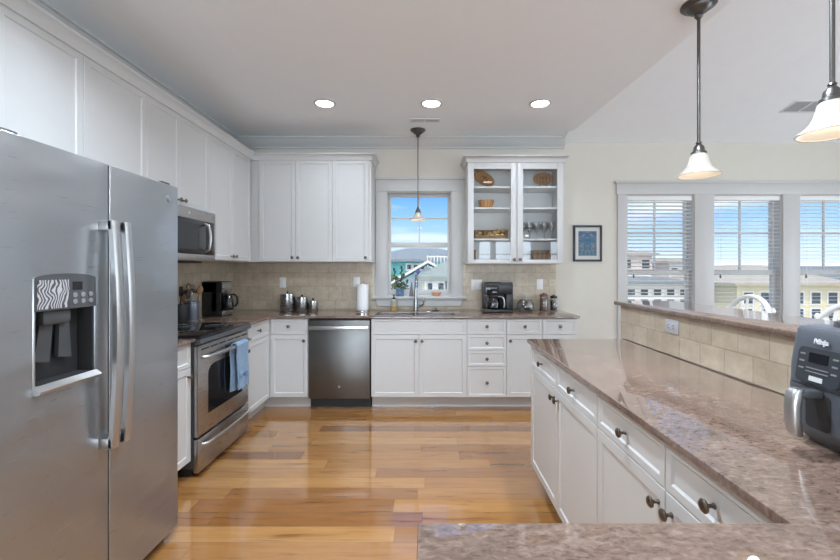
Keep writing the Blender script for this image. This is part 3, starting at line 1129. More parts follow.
# ---- glass-front cabinet
gx0, gx1 = 0.413, 1.408
UG0, UG1 = 1.424, 2.490
gc = thing('glass_cabinet', 'white wall cabinet with two glass doors and shelves, beside the framed picture', 'cabinet', (gx0, UY, UG0))
b = B()
b.box(gx0, gx0 + 0.018, UY, YB, UG0, UG1).box(gx1 - 0.018, gx1, UY, YB, UG0, UG1)
b.box(gx0 + 0.018, gx1 - 0.018, UY, YB, UG0, UG0 + 0.02).box(gx0 + 0.018, gx1 - 0.018, UY, YB, UG1 - 0.02, UG1)
b.box(0.905, 0.945, UY + 0.001, UY + 0.02, UG0 + 0.01, UG1 - 0.01)
b.build('cabinet_body', 'cab', gc)
B().box(gx0 + 0.018, gx1 - 0.018, YB - 0.012, YB - 0.004, UG0 + 0.02, UG1 - 0.02).build('back_panel', 'cabin', gc)
SH = [1.690, 2.018, 2.240]
for z in SH:
    B().box(gx0 + 0.018, gx1 - 0.018, UY + 0.022, YB - 0.012, z - 0.018, z, 0.002).build('shelf', 'cabin', gc)
for x0, x1, kx in ((gx0, 0.924, 0.895), (0.926, gx1, 0.955)):
    b = B()
    y0, y1 = UY - 0.02, UY
    z0, z1 = UG0 + 0.004, UG1 - 0.004
    fx = 0.063
    b.box(x0 + G, x0 + fx, y0, y1, z0, z1, 0.002).box(x1 - fx, x1 - G, y0, y1, z0, z1, 0.002)
    b.box(x0 + fx, x1 - fx, y0, y1, z1 - 0.075, z1, 0.002).box(x0 + fx, x1 - fx, y0, y1, z0, z0 + 0.04, 0.002)
    d = b.build('door', 'cab', gc)
    B().box(x0 + fx - 0.004, x1 - fx + 0.004, UY - 0.012, UY - 0.008, z0 + 0.036, z1 - 0.071).build('pane', 'cabglass', d)
    kb = B().lathe(KNOB, 14, Matrix.Translation((kx, y0, UG0 + 0.045)) @ Matrix.Rotation(R(90), 4, 'X'))
    kb.build('knob', 'bronze', d)
b = B()
crown_run(b, [(gx0, 4.575), (gx0, UY - 0.02), (gx1, UY - 0.02), (gx1, 4.575)], UG1)
b.box(gx0, gx1, UY - 0.018, 4.575, UG1 + 0.001, UG1 + 0.02)
b.build('crown', 'cab', gc)

# ================================================================== COUNTERTOPS
CZ0, CZ1 = 0.893, 0.914
b = B()
b.box(XL + 0.01, -1.51, 2.115, 2.648, CZ0, CZ1, 0.004)
tag(b.build('countertop', 'granite'), 'short pinkish brown granite counter between refrigerator and stove', 'countertop')
# L run past the stove and along the sink wall, with the sink cut-out
SX0, SX1, SY0, SY1 = -0.53, 0.27, 4.03, 4.40
b = B()
ct = bmesh.new()
outer = [(XL + 0.01, 3.412), (-1.51, 3.412), (-1.51, 3.945), (1.475, 3.945), (1.475, YB - 0.01), (XL + 0.01, YB - 0.01)]


def slab_with_holes(xs, ys, inside, z0, z1):
    """grid of cells kept where inside(xc, yc); walls closed; rounded top edge"""
    t = bmesh.new()
    vt = {}

    def V(i, j):
        if (i, j) not in vt:
            vt[(i, j)] = t.verts.new((xs[i], ys[j], z0))
        return vt[(i, j)]
    fs = []
    for i in range(len(xs) - 1):
        for j in range(len(ys) - 1):
            if inside((xs[i] + xs[i + 1]) / 2, (ys[j] + ys[j + 1]) / 2):
                fs.append(t.faces.new((V(i, j), V(i + 1, j), V(i + 1, j + 1), V(i, j + 1))))
    r = bmesh.ops.extrude_face_region(t, geom=fs)
    vs = [g for g in r['geom'] if isinstance(g, bmesh.types.BMVert)]
    bmesh.ops.translate(t, verts=vs, vec=(0, 0, z1 - z0))
    bmesh.ops.recalc_face_normals(t, faces=t.faces)
    bmesh.ops.dissolve_limit(t, angle_limit=0.01, verts=t.verts, edges=t.edges)
    ed = [e_ for e_ in t.edges if all(abs(v.co.z - z1) < 1e-5 for v in e_.verts) and len(e_.link_faces) == 2 and e_.calc_face_angle(0) > 0.5]
    bmesh.ops.bevel(t, geom=ed, offset=0.005, segments=2, profile=0.5, affect='EDGES', clamp_overlap=True)
    return t


def in_run(x, y):
    if SX0 < x < SX1 and SY0 < y < SY1:
        return abs(x - (-0.13)) < 0.012
    return y > 3.945 or x < -1.51


b._take(slab_with_holes([XL + 0.01, -1.51, SX0, -0.142, -0.118, SX1, 1.475], [3.412, 3.945, SY0, SY1, YB - 0.01], in_run, CZ0, CZ1))
tag(b.build('countertop', 'granite'), 'long L shaped pinkish brown granite counter around the sink', 'countertop')


def in_pen(x, y):
    return x > 0.64 or y < 0.72


b = B()
b._take(slab_with_holes([-0.018, 0.64, 1.275], [0.08, 0.72, 2.635], in_pen, CZ0, CZ1))
tag(b.build('countertop', 'granite'), 'polished brown granite peninsula counter with foreground leg, below the air fryer', 'countertop')
b = B()
pts = []
for cx, cy, a0 in ((1.25 + 0.03, -0.3 + 0.03, 180), (1.68 - 0.03, -0.3 + 0.03, 270), (1.68 - 0.03, 2.76 - 0.03, 0), (1.25 + 0.03, 2.76 - 0.03, 90)):
    for k in range(5):
        a = R(a0 + k * 22.5)
        pts.append((cx + 0.03 * math.cos(a), cy + 0.03 * math.sin(a)))
b.prism(pts, 'z', 1.128, 1.15, bev=0.003)
tag(b.build('bar_ledge', 'granite'), 'raised granite bar ledge on the tiled half wall', 'bar top')

# ================================================================== SINK AND FAUCET
sk = thing('sink', 'undermount double bowl stainless sink below the window', 'sink', ((SX0 + SX1) / 2, (SY0 + SY1) / 2, 0.70))
for xa, xb in ((SX0 - 0.006, -0.136), (-0.124, SX1 + 0.006)):
    t = bmesh.new()
    bmesh.ops.create_cube(t, size=1)
    t.transform(Matrix.Translation(((xa + xb) / 2, (SY0 + SY1) / 2, (0.705 + CZ0) / 2)) @ Matrix.Diagonal((xb - xa, SY1 - SY0 + 0.012, CZ0 - 0.705, 1)))
    top = [f for f in t.faces if f.normal.z > 0.9]
    bmesh.ops.delete(t, geom=top, context='FACES_ONLY')
    bmesh.ops.bevel(t, geom=[e_ for e_ in t.edges if not e_.is_boundary], offset=0.03, segments=3, profile=0.5, affect='EDGES')
    bmesh.ops.solidify(t, geom=t.faces, thickness=0.0015)
    q = B(); q._take(t)
    bw = q.build('bowl', 'steel', sk)
    B().lathe([(0, 0.7065), (0.04, 0.7065), (0.042, 0.709), (0.03, 0.7095), (0, 0.7085)], 20, Matrix.Translation(((xa + xb) / 2, 4.25, 0))).build('drain', 'chrome', bw)
fc = thing('faucet', 'tall pull-out chrome faucet with side lever behind the sink', 'faucet', (-0.135, 4.455, CZ1))
fx, fy = -0.135, 4.455
B().lathe([(0, CZ1), (0.030, CZ1), (0.030, CZ1 + 0.006), (0.024, CZ1 + 0.012), (0.0225, CZ1 + 0.10), (0.019, CZ1 + 0.13), (0, CZ1 + 0.13)], 20, Matrix.Translation((fx, fy, 0))).build('body', 'faucet', fc)
arc = [(fx, fy, CZ1 + 0.11), (fx + 0.002, fy, CZ1 + 0.27)]
for k in range(0, 11):
    a = PI * k / 10 * 0.92
    arc.append((fx + 0.006 + 0.004 * k / 10, fy - 0.07 + 0.07 * math.cos(a), CZ1 + 0.33 + 0.055 * math.sin(a)))
arc.append((fx + 0.010, fy - 0.150, CZ1 + 0.25))
B().tube(arc, 0.0155, 14, radii=[0.019, 0.017] + [0.0155] * 11 + [0.020]).build('spout', 'faucet', fc)
B().tube([(fx + 0.018, fy, CZ1 + 0.045), (fx + 0.06, fy - 0.005, CZ1 + 0.055), (fx + 0.082, fy - 0.012, CZ1 + 0.072), (fx + 0.088, fy - 0.02, CZ1 + 0.13)], 0.008, 10, radii=[0.013, 0.012, 0.010, 0.006]).build('lever', 'faucet', fc)

# ================================================================== REFRIGERATOR
fr = thing('refrigerator', 'tall stainless side by side refrigerator with ice and water dispenser', 'refrigerator', (-1.287, 1.21, 0), R(90))
FW, FH, SEAM = 0.885, 1.785, 0.432      # width, height, seam position
b = B()
b.box(0.004, FW - 0.004, 0.085, 0.86, 0.03, 1.762, 0.006)
b.build('cabinet_body', 'darkgrey', fr, local=True)
b = B()
b.box(0.03, FW - 0.03, 0.05, 0.5, 0.012, 0.06, 0.004)
b.build('base_grille', 'blackmat', fr, local=True)
for xx in (0.06, FW - 0.06):
    b = B(); b.cyl(xx, 0.14, 0.0, 0.03, 0.02, 14); b.cyl(xx, 0.75, 0.0, 0.03, 0.02, 14)
    b.build('foot', 'blackmat', fr, local=True)
for xx in (0.03, FW - 0.09):
    b = B(); b.box(xx, xx + 0.06, 0.02, 0.16, 1.7625, 1.800, 0.006)
    b.build('hinge_cover', 'blackmat', fr, local=True)


def door_panel(x0, x1, z0, z1, t, hole=None, hd=0.06):
    """door leaf with rounded front edges, optional recess"""
    tb = bmesh.new()
    xs = [x0, x1] if not hole else [x0, hole[0], hole[1], x1]
    zs = [z0, z1] if not hole else [z0, hole[2], hole[3], z1]
    vt = {}

    def V(i, j):
        if (i, j) not in vt:
            vt[(i, j)] = tb.verts.new((xs[i], 0, zs[j]))
        return vt[(i, j)]
    for i in range(len(xs) - 1):
        for j in range(len(zs) - 1):
            f = tb.faces.new((V(i, j), V(i + 1, j), V(i + 1, j + 1), V(i, j + 1)))
            if hole and i == 1 and j == 1:
                hf = f
    ring = [e_ for e_ in tb.edges if e_.is_boundary]
    r = bmesh.ops.extrude_edge_only(tb, edges=ring)
    nv = [g for g in r['geom'] if isinstance(g, bmesh.types.BMVert)]
    bmesh.ops.translate(tb, verts=nv, vec=(0, t, 0))
    bmesh.ops.contextual_create(tb, geom=[e_ for e_ in tb.edges if e_.is_boundary])
    if hole:
        r = bmesh.ops.extrude_discrete_faces(tb, faces=[hf])
        bmesh.ops.translate(tb, verts=r['faces'][0].verts, vec=(0, hd, 0)) if False else None
        nf = r['faces'][0]
        for v in nf.verts:
            v.co.y += hd
    bmesh.ops.recalc_face_normals(tb, faces=tb.faces)
    ed = [e_ for e_ in tb.edges if all(abs(v.co.y) < 1e-6 and (v.co.x in (x0, x1) or True) for v in e_.verts)
          and (all(abs(v.co.x - x0) < 1e-6 for v in e_.verts) or all(abs(v.co.x - x1) < 1e-6 for v in e_.verts)
               or all(abs(v.co.z - z0) < 1e-6 for v in e_.verts) or all(abs(v.co.z - z1) < 1e-6 for v in e_.verts))]
    bmesh.ops.bevel(tb, geom=ed, offset=0.004, segments=3, profile=0.5, affect='EDGES', clamp_overlap=True)
    return tb


HX0, HX1, HZ0, HZ1 = 0.120, 0.358, 0.965, 1.330
q = B(); q._take(door_panel(0.0, SEAM - 0.004, 0.05, FH, 0.08, (HX0, HX1, HZ0, HZ1), 0.066))
d1 = q.build('door', 'fridge', fr, local=True)
q = B(); q._take(door_panel(SEAM + 0.004, FW, 0.05, FH, 0.08))
d2 = q.build('door', 'fridge', fr, local=True)
# dark strip added for the shade in the seam between the doors
B().box(SEAM - 0.0039, SEAM + 0.0039, 0.004, 0.085, 0.055, FH - 0.005).build('door_seal', 'blackmat', fr, local=True)
# dispenser
b = B()
b.box(HX0 + 0.002, HX1 - 0.002, 0.058, 0.064, HZ0 + 0.002, 1.225)
b.box(HX0 + 0.001, HX0 + 0.006, 0.002, 0.064, HZ0, 1.225).box(HX1 - 0.006, HX1 - 0.001, 0.002, 0.064, HZ0, 1.225)
b.build('dispenser_well', 'blackmat', d1, local=True)
b = B()
top = [(HX0 - 0.004, 1.222), (HX1 + 0.004, 1.222), (HX1 + 0.004, 1.330)] + [((HX0 + HX1) / 2 + 0.123 * math.cos(R(a)), 1.330 + 0.018 * math.sin(R(a))) for a in range(0, 181, 15)][0:] + [(HX0 - 0.004, 1.330)]
b.prism([top[0], top[1]] + top[3:-1], 'y', -0.004, 0.05)
b.build('dispenser_panel', 'darkgrey', d1, local=True)
b = B(); b.box(HX0 + 0.006, HX0 + 0.125, -0.0055, -0.003, 1.228, 1.326); b.build('swirled_film', 'panel', d1, local=True)
b = B(); b.box(HX0 + 0.140, HX0 + 0.180, -0.0055, -0.003, 1.288, 1.318); b.build('display', 'screen', d1, local=True)
b = B()
for i in range(3):
    for j in range(2):
        b.cyl(0, 0, 0, 0.002, 0.009, 12, M=Matrix.Translation((HX0 + 0.150 + 0.034 * i, -0.004, 1.246 + 0.024 * j)) @ Matrix.Rotation(R(90), 4, 'X'))
b.build('button', 'greypl', d1, local=True)
b = B()
for zz in (HZ0 - 0.018, ):
    b.prism([(-0.006, zz), (-0.022, zz + 0.004), (-0.028, zz + 0.014), (-0.006, zz + 0.030), (0.055, zz + 0.022), (0.055, zz)], 'x', HX0 - 0.006, HX1 + 0.006)
tr_ = b.build('drip_tray', 'handle', d1, local=True)
b = B()
for k in range(9):
    b.box(HX0 + 0.012, HX1 - 0.012, 0.0 + k * 0.0062, 0.003 + k * 0.0062, HZ0 + 0.011, HZ0 + 0.014)
b.build('grille', 'blackmat', tr_, local=True)
b = B()
b.box(HX0 - 0.007, HX0 + 0.001, -0.004, 0.004, HZ0, 1.330, 0.003)
b.build('bezel', 'handle', d1, local=True)
b = B()
b.box(HX1 - 0.001, HX1 + 0.007, -0.004, 0.004, HZ0, 1.330, 0.003)
b.build('bezel', 'handle', d1, local=True)
b = B()
b.box(0.165, 0.275, 0.012, 0.058, 1.17, 1.222, 0.01)
b.prism([(0.155, 1.05), (0.21, 1.04), (0.225, 1.17), (0.175, 1.17)], 'y', 0.035, 0.050)
b.prism([(0.245, 1.05), (0.30, 1.04), (0.29, 1.17), (0.250, 1.17)], 'y', 0.035, 0.050)
b.build('dispenser_paddle', 'darkgrey', d1, local=True)


def fridge_handle(xc, door):
    pts = []
    for k in range(17):
        s = k / 16
        z = 0.66 + (1.555 - 0.66) * s
        y = -0.044 - 0.020 * math.sin(PI * s)
        pts.append((xc, y, z))
    h = B()
    # a flat bowed bar between two end blocks
    secs = []
    for x, y, z in pts:
        secs.append([(x - 0.018, y - 0.009, z), (x - 0.010, y - 0.014, z), (x + 0.010, y - 0.014, z), (x + 0.018, y - 0.009, z), (x + 0.018, y + 0.008, z), (x - 0.018, y + 0.008, z)])
    h.loft(secs)
    h.box(xc - 0.018, xc + 0.018, -0.052, 0.001, 1.515, 1.556, 0.004)
    h.box(xc - 0.018, xc + 0.018, -0.052, 0.001, 0.658, 0.70, 0.004)
    return h.build('handle', 'handle', door, local=True)


fridge_handle(SEAM - 0.035, d1)
fridge_handle(SEAM + 0.032, d2)
# round maker's badge: disc with a ring and a script-like curl
bx, bz = 0.808, 1.715
b = B()
b.cyl(0, 0, 0, 0.003, 0.0165, 24, M=Matrix.Translation((bx, 0.001, bz)) @ Matrix.Rotation(R(90), 4, 'X'))
bd = b.build('badge', 'handle', d2, local=True)
b = B()
ring = [(bx + 0.014 * math.cos(2 * PI * k / 24), -0.003, bz + 0.014 * math.sin(2 * PI * k / 24)) for k in range(25)]
b.tube(ring, 0.0009, 6)
curl = [(bx + 0.008 * math.cos(2 * PI * k / 16) * (1 - k / 40), -0.003, bz + 0.008 * math.sin(4 * PI * k / 16) * 0.8) for k in range(17)]
b.tube(curl, 0.0008, 6)
b.build('badge_mark', 'greypl', bd, local=True)

# ================================================================== STOVE
st = thing('range', 'stainless electric range with black glass cooktop and blue towel on its handle', 'stove', (-1.50, 2.653, 0), R(90))
SW = 0.757
b = B()
b.box(0.0, SW, 0.035, 0.66, 0.06, 0.905)
b.build('oven_body', 'darkgrey', st, local=True)
b = B(); b.box(0.02, SW - 0.02, 0.06, 0.6, 0.0, 0.06); b.build('plinth', 'blackmat', st, local=True)
b = B()
b.box(0.0, SW, -0.012, 0.665, 0.905, 0.922, 0.004)
ck = b.build('cooktop', 'blackgl', st, local=True)
for cx, cy, rr in ((0.19, 0.17, 0.105), (0.56, 0.17, 0.08), (0.19, 0.48, 0.08), (0.56, 0.48, 0.105)):
    b = B()
    b.lathe([(rr - 0.003, 0.9222), (rr - 0.003, 0.9226), (rr, 0.9226), (rr, 0.9222)], 40, Matrix.Translation((cx, cy, 0)))
    b.build('burner_ring', 'greypl', ck, local=True)
b = B()
b.prism([(-0.012, 0.905), (-0.020, 0.880), (-0.006, 0.868), (0.04, 0.868), (0.04, 0.905)], 'x', 0.0, SW)
b.build('front_trim', 'darkgrey', st, local=True)
# oven door with window
OZ0, OZ1 = 0.262, 0.862
b = B()
b.box(0.004, SW - 0.004, 0.0, 0.036, OZ0, OZ1, 0.008)
dr = b.build('oven_door', 'steel_warm', st, local=True)
b = B()
wz0, wz1, wx0, wx1 = 0.385, 0.715, 0.125, SW - 0.125
pts = [(wx0, wz0), (wx1, wz0), (wx1, wz1 - 0.06)] + [(wx1 - 0.10 + 0.10 * math.cos(R(a)), wz1 - 0.06 + 0.06 * math.sin(R(a))) for a in (20, 40, 60, 80)] + \
      [(wx0 + 0.10 + 0.10 * math.cos(R(a)), wz1 - 0.06 + 0.06 * math.sin(R(a))) for a in (100, 120, 140, 160)] + [(wx0, wz1 - 0.06)]
b.prism(pts, 'y', -0.0025, 0.004)
b.build('oven_window', 'blackgl', dr, local=True)
b = B()
for k in range(6):
    xa = 0.04 + k * 0.116
    b.box(xa, xa + 0.095, -0.002, 0.006, 0.828, 0.838)
b.build('vent_slot', 'blackmat', dr, local=True)


def bow_handle(z, x0, x1, out, r, name, parent, bend=0.02):
    pts = [(x0, 0.0, z), (x0 + 0.004, -out * 0.55, z)]
    n_ = 12
    for k in range(n_ + 1):
        s = k / n_
        pts.append((x0 + 0.02 + (x1 - x0 - 0.04) * s, -out - bend * math.sin(PI * s), z))
    pts += [(x1 - 0.004, -out * 0.55, z), (x1, 0.0, z)]
    return B().tube(pts, r, 12).build(name, 'handle', parent, local=True)


bow_handle(0.785, 0.045, SW - 0.045, 0.042, 0.013, 'handle', dr, 0.010)
b = B()
b.box(0.004, SW - 0.004, 0.0, 0.036, 0.028, 0.250, 0.008)
dw = b.build('drawer', 'steel_warm', st, local=True)
bow_handle(0.205, 0.05, SW - 0.05, 0.030, 0.010, 'handle', dw, 0.012)

# dish towel hanging over the oven handle
tw = thing('dish_towel', 'light blue folded dish towel hanging from the oven door handle', 'towel', (-1.50, 2.653, 0.70), R(90))


def towel_sheet(x0, x1, ypos, ztop, zbot, amp, ph):
    secs = []
    for k in range(15):
        s = k / 14
        z = ztop + (zbot - ztop) * s
        row_f, row_b = [], []
        for j in range(13):
            u = j / 12
            x = x0 + (x1 - x0) * (u * (1 - 0.08 * s) + 0.04 * s)
            yy = ypos + amp * s * math.sin(u * 9 + ph) + 0.004 * math.sin(5 * s + ph)
            row_f.append((x, yy - 0.004, z))
            row_b.append((x, yy + 0.004, z))
        secs.append(row_f + row_b[::-1])
    return secs


z0h = -0.70
b = B()
b.loft(towel_sheet(0.40, 0.585, -0.072, 0.792, 0.455, 0.006, 0.4))
b.loft(towel_sheet(0.385, 0.57, -0.026, 0.792, 0.445, 0.006, 1.6))
b.loft([[(x, -0.049 + 0.0245 * math.cos(a) - 0.0 + (dy) * math.cos(a), 0.790 + 0.0245 * math.sin(a) + dy * math.sin(a)) for x, dy in ((0.395, 0.0), (0.582, 0.0), (0.582, -0.008), (0.395, -0.008))] for a in [PI * k / 10 for k in range(11)]])
towel = b.bm
bmesh.ops.translate(towel, verts=towel.verts, vec=(0, 0, z0h))
t1 = b.build('towel_cloth', 'towel', tw, local=True)
b = B()
b.box(0.43, 0.55, -0.0835, -0.0765, 0.545 + z0h, 0.575 + z0h, 0.001).box(0.48, 0.498, -0.0835, -0.0765, 0.49 + z0h, 0.575 + z0h, 0.001)
b.build('woven_band', 'towelband', t1, local=True)

# ================================================================== MICROWAVE
mw = thing('microwave', 'stainless over the range microwave mounted below the short cabinet', 'microwave', (-1.775, 2.654, 1.43), R(90))
MW, MH = 0.745, 0.398
b = B(); b.box(0, MW, 0.03, 0.412, 0.0, MH); b.build('housing', 'darkgrey', mw, local=True)
b = B()
b.box(0, MW, 0.0, 0.03, 0.0, 0.052, 0.004)
b.box(0, MW, 0.0, 0.03, 0.315, MH, 0.004)
b.box(0, 0.022, 0.0, 0.03, 0.052, 0.315, 0.003).box(MW - 0.022, MW, 0.0, 0.03, 0.052, 0.315, 0.003)
b.build('front_frame', 'steel_warm', mw, local=True)
b = B(); b.box(0.022, 0.60, -0.002, 0.03, 0.052, 0.315, 0.003); dm = b.build('door', 'blackgl', mw, local=True)
b = B(); b.box(0.05, 0.50, -0.0035, -0.001, 0.085, 0.285, 0.0); b.build('door_window', 'screen', dm, local=True)
b = B()
hp = [(0.585, -0.002, 0.075), (0.585, -0.030, 0.090)] + [(0.585, -0.034 - 0.010 * math.sin(PI * k / 8), 0.10 + 0.17 * k / 8) for k in range(9)] + [(0.585, -0.030, 0.280), (0.585, -0.002, 0.295)]
b.tube(hp, 0.011, 10); b.build('handle', 'handle', dm, local=True)
b = B(); b.box(0.603, MW - 0.022, -0.001, 0.03, 0.052, 0.315, 0.002); cp = b.build('control_panel', 'blackgl', mw, local=True)
b = B(); b.box(0.03, 0.62, 0.04, 0.36, -0.016, 0.0, 0.006); b.build('vent_grille', 'blackmat', mw, local=True)
b = B(); b.cyl(0, 0, 0, 0.002, 0.011, 20, M=Matrix.Translation((MW * 0.5, 0.0, 0.356)) @ Matrix.Rotation(R(90), 4, 'X')); b.build('badge', 'lightgrey', mw, local=True)

# ================================================================== DISHWASHER
dwr = thing('dishwasher', 'stainless dishwasher with bar handle, left of the sink cabinet', 'dishwasher', (-1.171, 3.955, 0))
DWW = 0.615
b = B(); b.box(0.008, DWW - 0.008, 0.05, 0.60, 0.105, 0.888); b.build('tub', 'blackmat', dwr, local=True)
b = B(); b.box(0.008, DWW - 0.008, 0.085, 0.6, 0.0, 0.104); b.build('toe_kick', 'blackmat', dwr, local=True)
b = B()
b.box(0.010, DWW - 0.010, 0.0, 0.048, 0.108, 0.872, 0.006)
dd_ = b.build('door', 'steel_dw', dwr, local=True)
b = B()
b.box(0.018, DWW - 0.018, -0.045, -0.028, 0.782, 0.822, 0.007).box(0.03, 0.06, -0.03, 0.002, 0.788, 0.816, 0.003).box(DWW - 0.06, DWW - 0.03, -0.03, 0.002, 0.788, 0.816, 0.003)
b.build('handle', 'handle', dd_, local=True)
b = B(); b.cyl(0, 0, 0, 0.002, 0.010, 20, M=Matrix.Translation((DWW * 0.5, 0.0, 0.225)) @ Matrix.Rotation(R(90), 4, 'X')); b.build('badge', 'handle', dd_, local=True)

# ================================================================== CEILING FIXTURES
def recessed(label, x, y, z=ZC, group=None, w=LAMP_W):
    t = thing('recessed_light', label, 'ceiling light', (x, y, z), 0, group)
    b = B()
    b.lathe([(0.078, 0.0), (0.096, 0.0), (0.096, -0.004), (0.078, -0.009), (0.076, -0.003), (0.078, 0.0)], 32)
    b.build('trim_ring', 'trim', t, local=True)
    b = B()
    b.lathe([(0.0, -0.0055), (0.05, -0.005), (0.078, -0.003), (0.078, 0.0), (0, 0.0)], 32)
    b.build('lens', 'lens', t, local=True)
    d = bpy.data.lights.new('lamp', 'AREA')
    d.shape = 'DISK'
    d.size = 0.15
    d.energy = w
    d.color = (0.77, 0.885, 1.0)
    d.spread = R(140)
    o = bpy.data.objects.new('lamp', d)
    o.location = (0, 0, -0.014)
    o.parent = t
    COL.objects.link(o)
    return t


recessed('round recessed ceiling light nearest the solid wall cabinets', -0.915, 3.61, w=LAMP_SINK_W)
recessed('round recessed ceiling light in front of the sink pendant', 0.03, 3.61, w=LAMP_SINK_W)
recessed('round recessed ceiling light nearest the glass-front cabinet', 0.995, 3.61, w=LAMP_SINK_W)
for x, y in ((-0.915, 1.65), (0.03, 1.65), (0.995, 1.65), (-0.9, -1.9), (0.6, -1.9), (-0.9, -3.2), (0.6, -3.2)):  # unseen lamps added to brighten the kitchen and living area
    recessed('round recessed ceiling light above or behind the photographer', x, y, group='recessed lights out of the view', w=LAMP_W if y > 0 else LAMP_REAR_W)


def pendant(label, x, y, zrim, zceil, rr, shade_h, rod_r=0.006):
    t = thing('pendant_light', label, 'pendant light', (x, y, zceil))
    L = zceil - zrim
    k = rr / 0.13
    b = B()
    kc = 0.080 if rr < 0.1 else 0.090
    b.lathe([(0, 0), (kc, 0), (kc, -0.006), (kc * 0.92, -0.014), (kc * 0.74, -0.018), (kc * 0.70, -0.026), (kc * 0.52, -0.040), (0.030, -0.048), (0.020, -0.054), (0.022, -0.066), (0.012, -0.080), (0, -0.080)], 32)
    b.build('canopy', 'nickel', t, local=True)
    b = B()
    zs = -L + shade_h
    b.cyl(0, 0, zs + 0.05 * k, -0.06, rod_r, 12)
    b.build('rod', 'nickel', t, local=True)
    b = B()
    b.lathe([(0, zs + 0.075 * k), (0.014 * k, zs + 0.075 * k), (0.018 * k, zs + 0.066 * k), (0.013 * k, zs + 0.060 * k), (0.020 * k, zs + 0.052 * k), (0.032 * k, zs + 0.038 * k),
             (0.036 * k, zs + 0.012 * k), (0.046 * k, zs + 0.004 * k), (0.048 * k, zs - 0.010 * k), (0.0, zs - 0.010 * k)], 24)
    b.build('socket_cup', 'nickel', t, local=True)
    # bell shade, open below, with thickness
    o_ = [(0.040 * k, zs - 0.004 * k), (0.052 * k, zs - 0.018 * k), (0.063 * k, -L + 0.58 * shade_h), (0.080 * k, -L + 0.34 * shade_h), (0.105 * k, -L + 0.16 * shade_h), (0.126 * k, -L + 0.07 * shade_h), (0.131 * k, -L + 0.02 * shade_h), (0.128 * k, -L)]
    i_ = [(r * 0.955 if r > 0.06 else r * 0.93, z + 0.002) for r, z in o_][::-1]
    b = B()
    b.lathe(o_ + i_ + [o_[0]], 40)
    b.build('lamp_shade', 'alabaster', t, local=True)
    b = B()
    b.ball(0, 0, zs - 0.055 * k, 0.026 * k, 0.026 * k, 0.034 * k, 14)
    b.build('bulb', 'bulb', t, local=True)
    d = bpy.data.lights.new('lamp', 'POINT')
    d.energy = PENDANT_W
    d.color = (1.0, 0.90, 0.76)
    d.shadow_soft_size = 0.03
    o = bpy.data.objects.new('lamp', d)
    o.location = (0, 0, -L + 0.012)
    o.parent = t
    COL.objects.link(o)
    return t


pendant('small bell shade pendant light hanging before the kitchen window', -0.106, 4.30, 1.886, ZC, 0.090, 0.085, 0.005)
pendant('bell shade pendant light over the bar, the whole of it in view', 1.51, 2.27, 1.885, ZC, 0.108, 0.128, 0.0085)
pendant('bell shade pendant light over the bar, nearest the air fryer', 1.51, 1.52, 1.868, ZC, 0.108, 0.128, 0.0085)


def air_vent(label, M, w, d):
    t = thing('ceiling_vent', label, 'air vent', M.to_translation())
    WM[t.name] = M
    t.matrix_world = M
    b = B()
    b.box(-w / 2, w / 2, -d / 2, -d / 2 + 0.02, -0.006, 0, 0.002).box(-w / 2, w / 2, d / 2 - 0.02, d / 2, -0.006, 0, 0.002)
    b.box(-w / 2, -w / 2 + 0.02, -d / 2 + 0.02, d / 2 - 0.02, -0.006, 0, 0.002).box(w / 2 - 0.02, w / 2, -d / 2 + 0.02, d / 2 - 0.02, -0.006, 0, 0.002)
    b.box(-0.008, 0.008, -d / 2 + 0.02, d / 2 - 0.02, -0.006, 0, 0.002)
    b.build('vent_frame', 'vent', t, local=True)
    b = B(); b.box(-w / 2 + 0.01, w / 2 - 0.01, -d / 2 + 0.01, d / 2 - 0.01, -0.001, 0.0); b.build('backing', 'ventdark', t, local=True)
    b = B()
    n_ = max(4, int((d - 0.04) / 0.012))
    for k in range(n_):
        y = -d / 2 + 0.024 + (d - 0.048) * k / (n_ - 1)
        b.box(-w / 2 + 0.015, w / 2 - 0.015, -0.0035, 0.0035, -0.0008, 0.0008, M=Matrix.Translation((0, y, -0.004)) @ Matrix.Rotation(R(35), 4, 'X'))
    b.build('louvre', 'vent', t, local=True)


air_vent('white ceiling vent grille just in front of the sink pendant', Matrix.Translation((-0.03, 4.02, ZC)), 0.30, 0.10)
vy = 3.90
air_vent('white vent grille on the sloping dining ceiling', Matrix.Translation((3.62, vy, ZD + SLOPE * (YB - vy))) @ Matrix.Rotation(-math.atan(SLOPE), 4, 'X'), 0.36, 0.20)


# ================================================================== WALL PLATES
def wall_plate(name, label, cat, M, gang=1, kind='switch', material='plate'):
    t = thing(name, label, cat, M.to_translation())
    t.matrix_world = M
    WM[t.name] = M
    w = 0.072 + 0.046 * (gang - 1)
    b = B(); b.box(-w / 2, w / 2, -0.006, 0, -0.058, 0.058, 0.003); b.build('cover_plate', material, t, local=True)
    for g in range(gang):
        cx = (g - (gang - 1) / 2) * 0.046
        if kind == 'switch':
            b = B(); b.box(cx - 0.0165, cx + 0.0165, -0.009, -0.004, -0.033, 0.033, 0.002); b.build('rocker', material, t, local=True)
        else:
            for dz in (-0.02, 0.02):
                b = B(); b.box(cx - 0.017, cx + 0.017, -0.0085, -0.004, dz - 0.014, dz + 0.014, 0.004)
                s_ = b.build('socket', material, t, local=True)
                b = B(); b.box(cx - 0.009, cx - 0.006, -0.009, -0.008, dz - 0.004, dz + 0.006).box(cx + 0.006, cx + 0.009, -0.009, -0.008, dz - 0.004, dz + 0.006)
                b.box(cx - 0.002, cx + 0.002, -0.009, -0.008, dz - 0.010, dz - 0.006)
                b.build('slot', 'blackmat', s_, local=True)
    return t


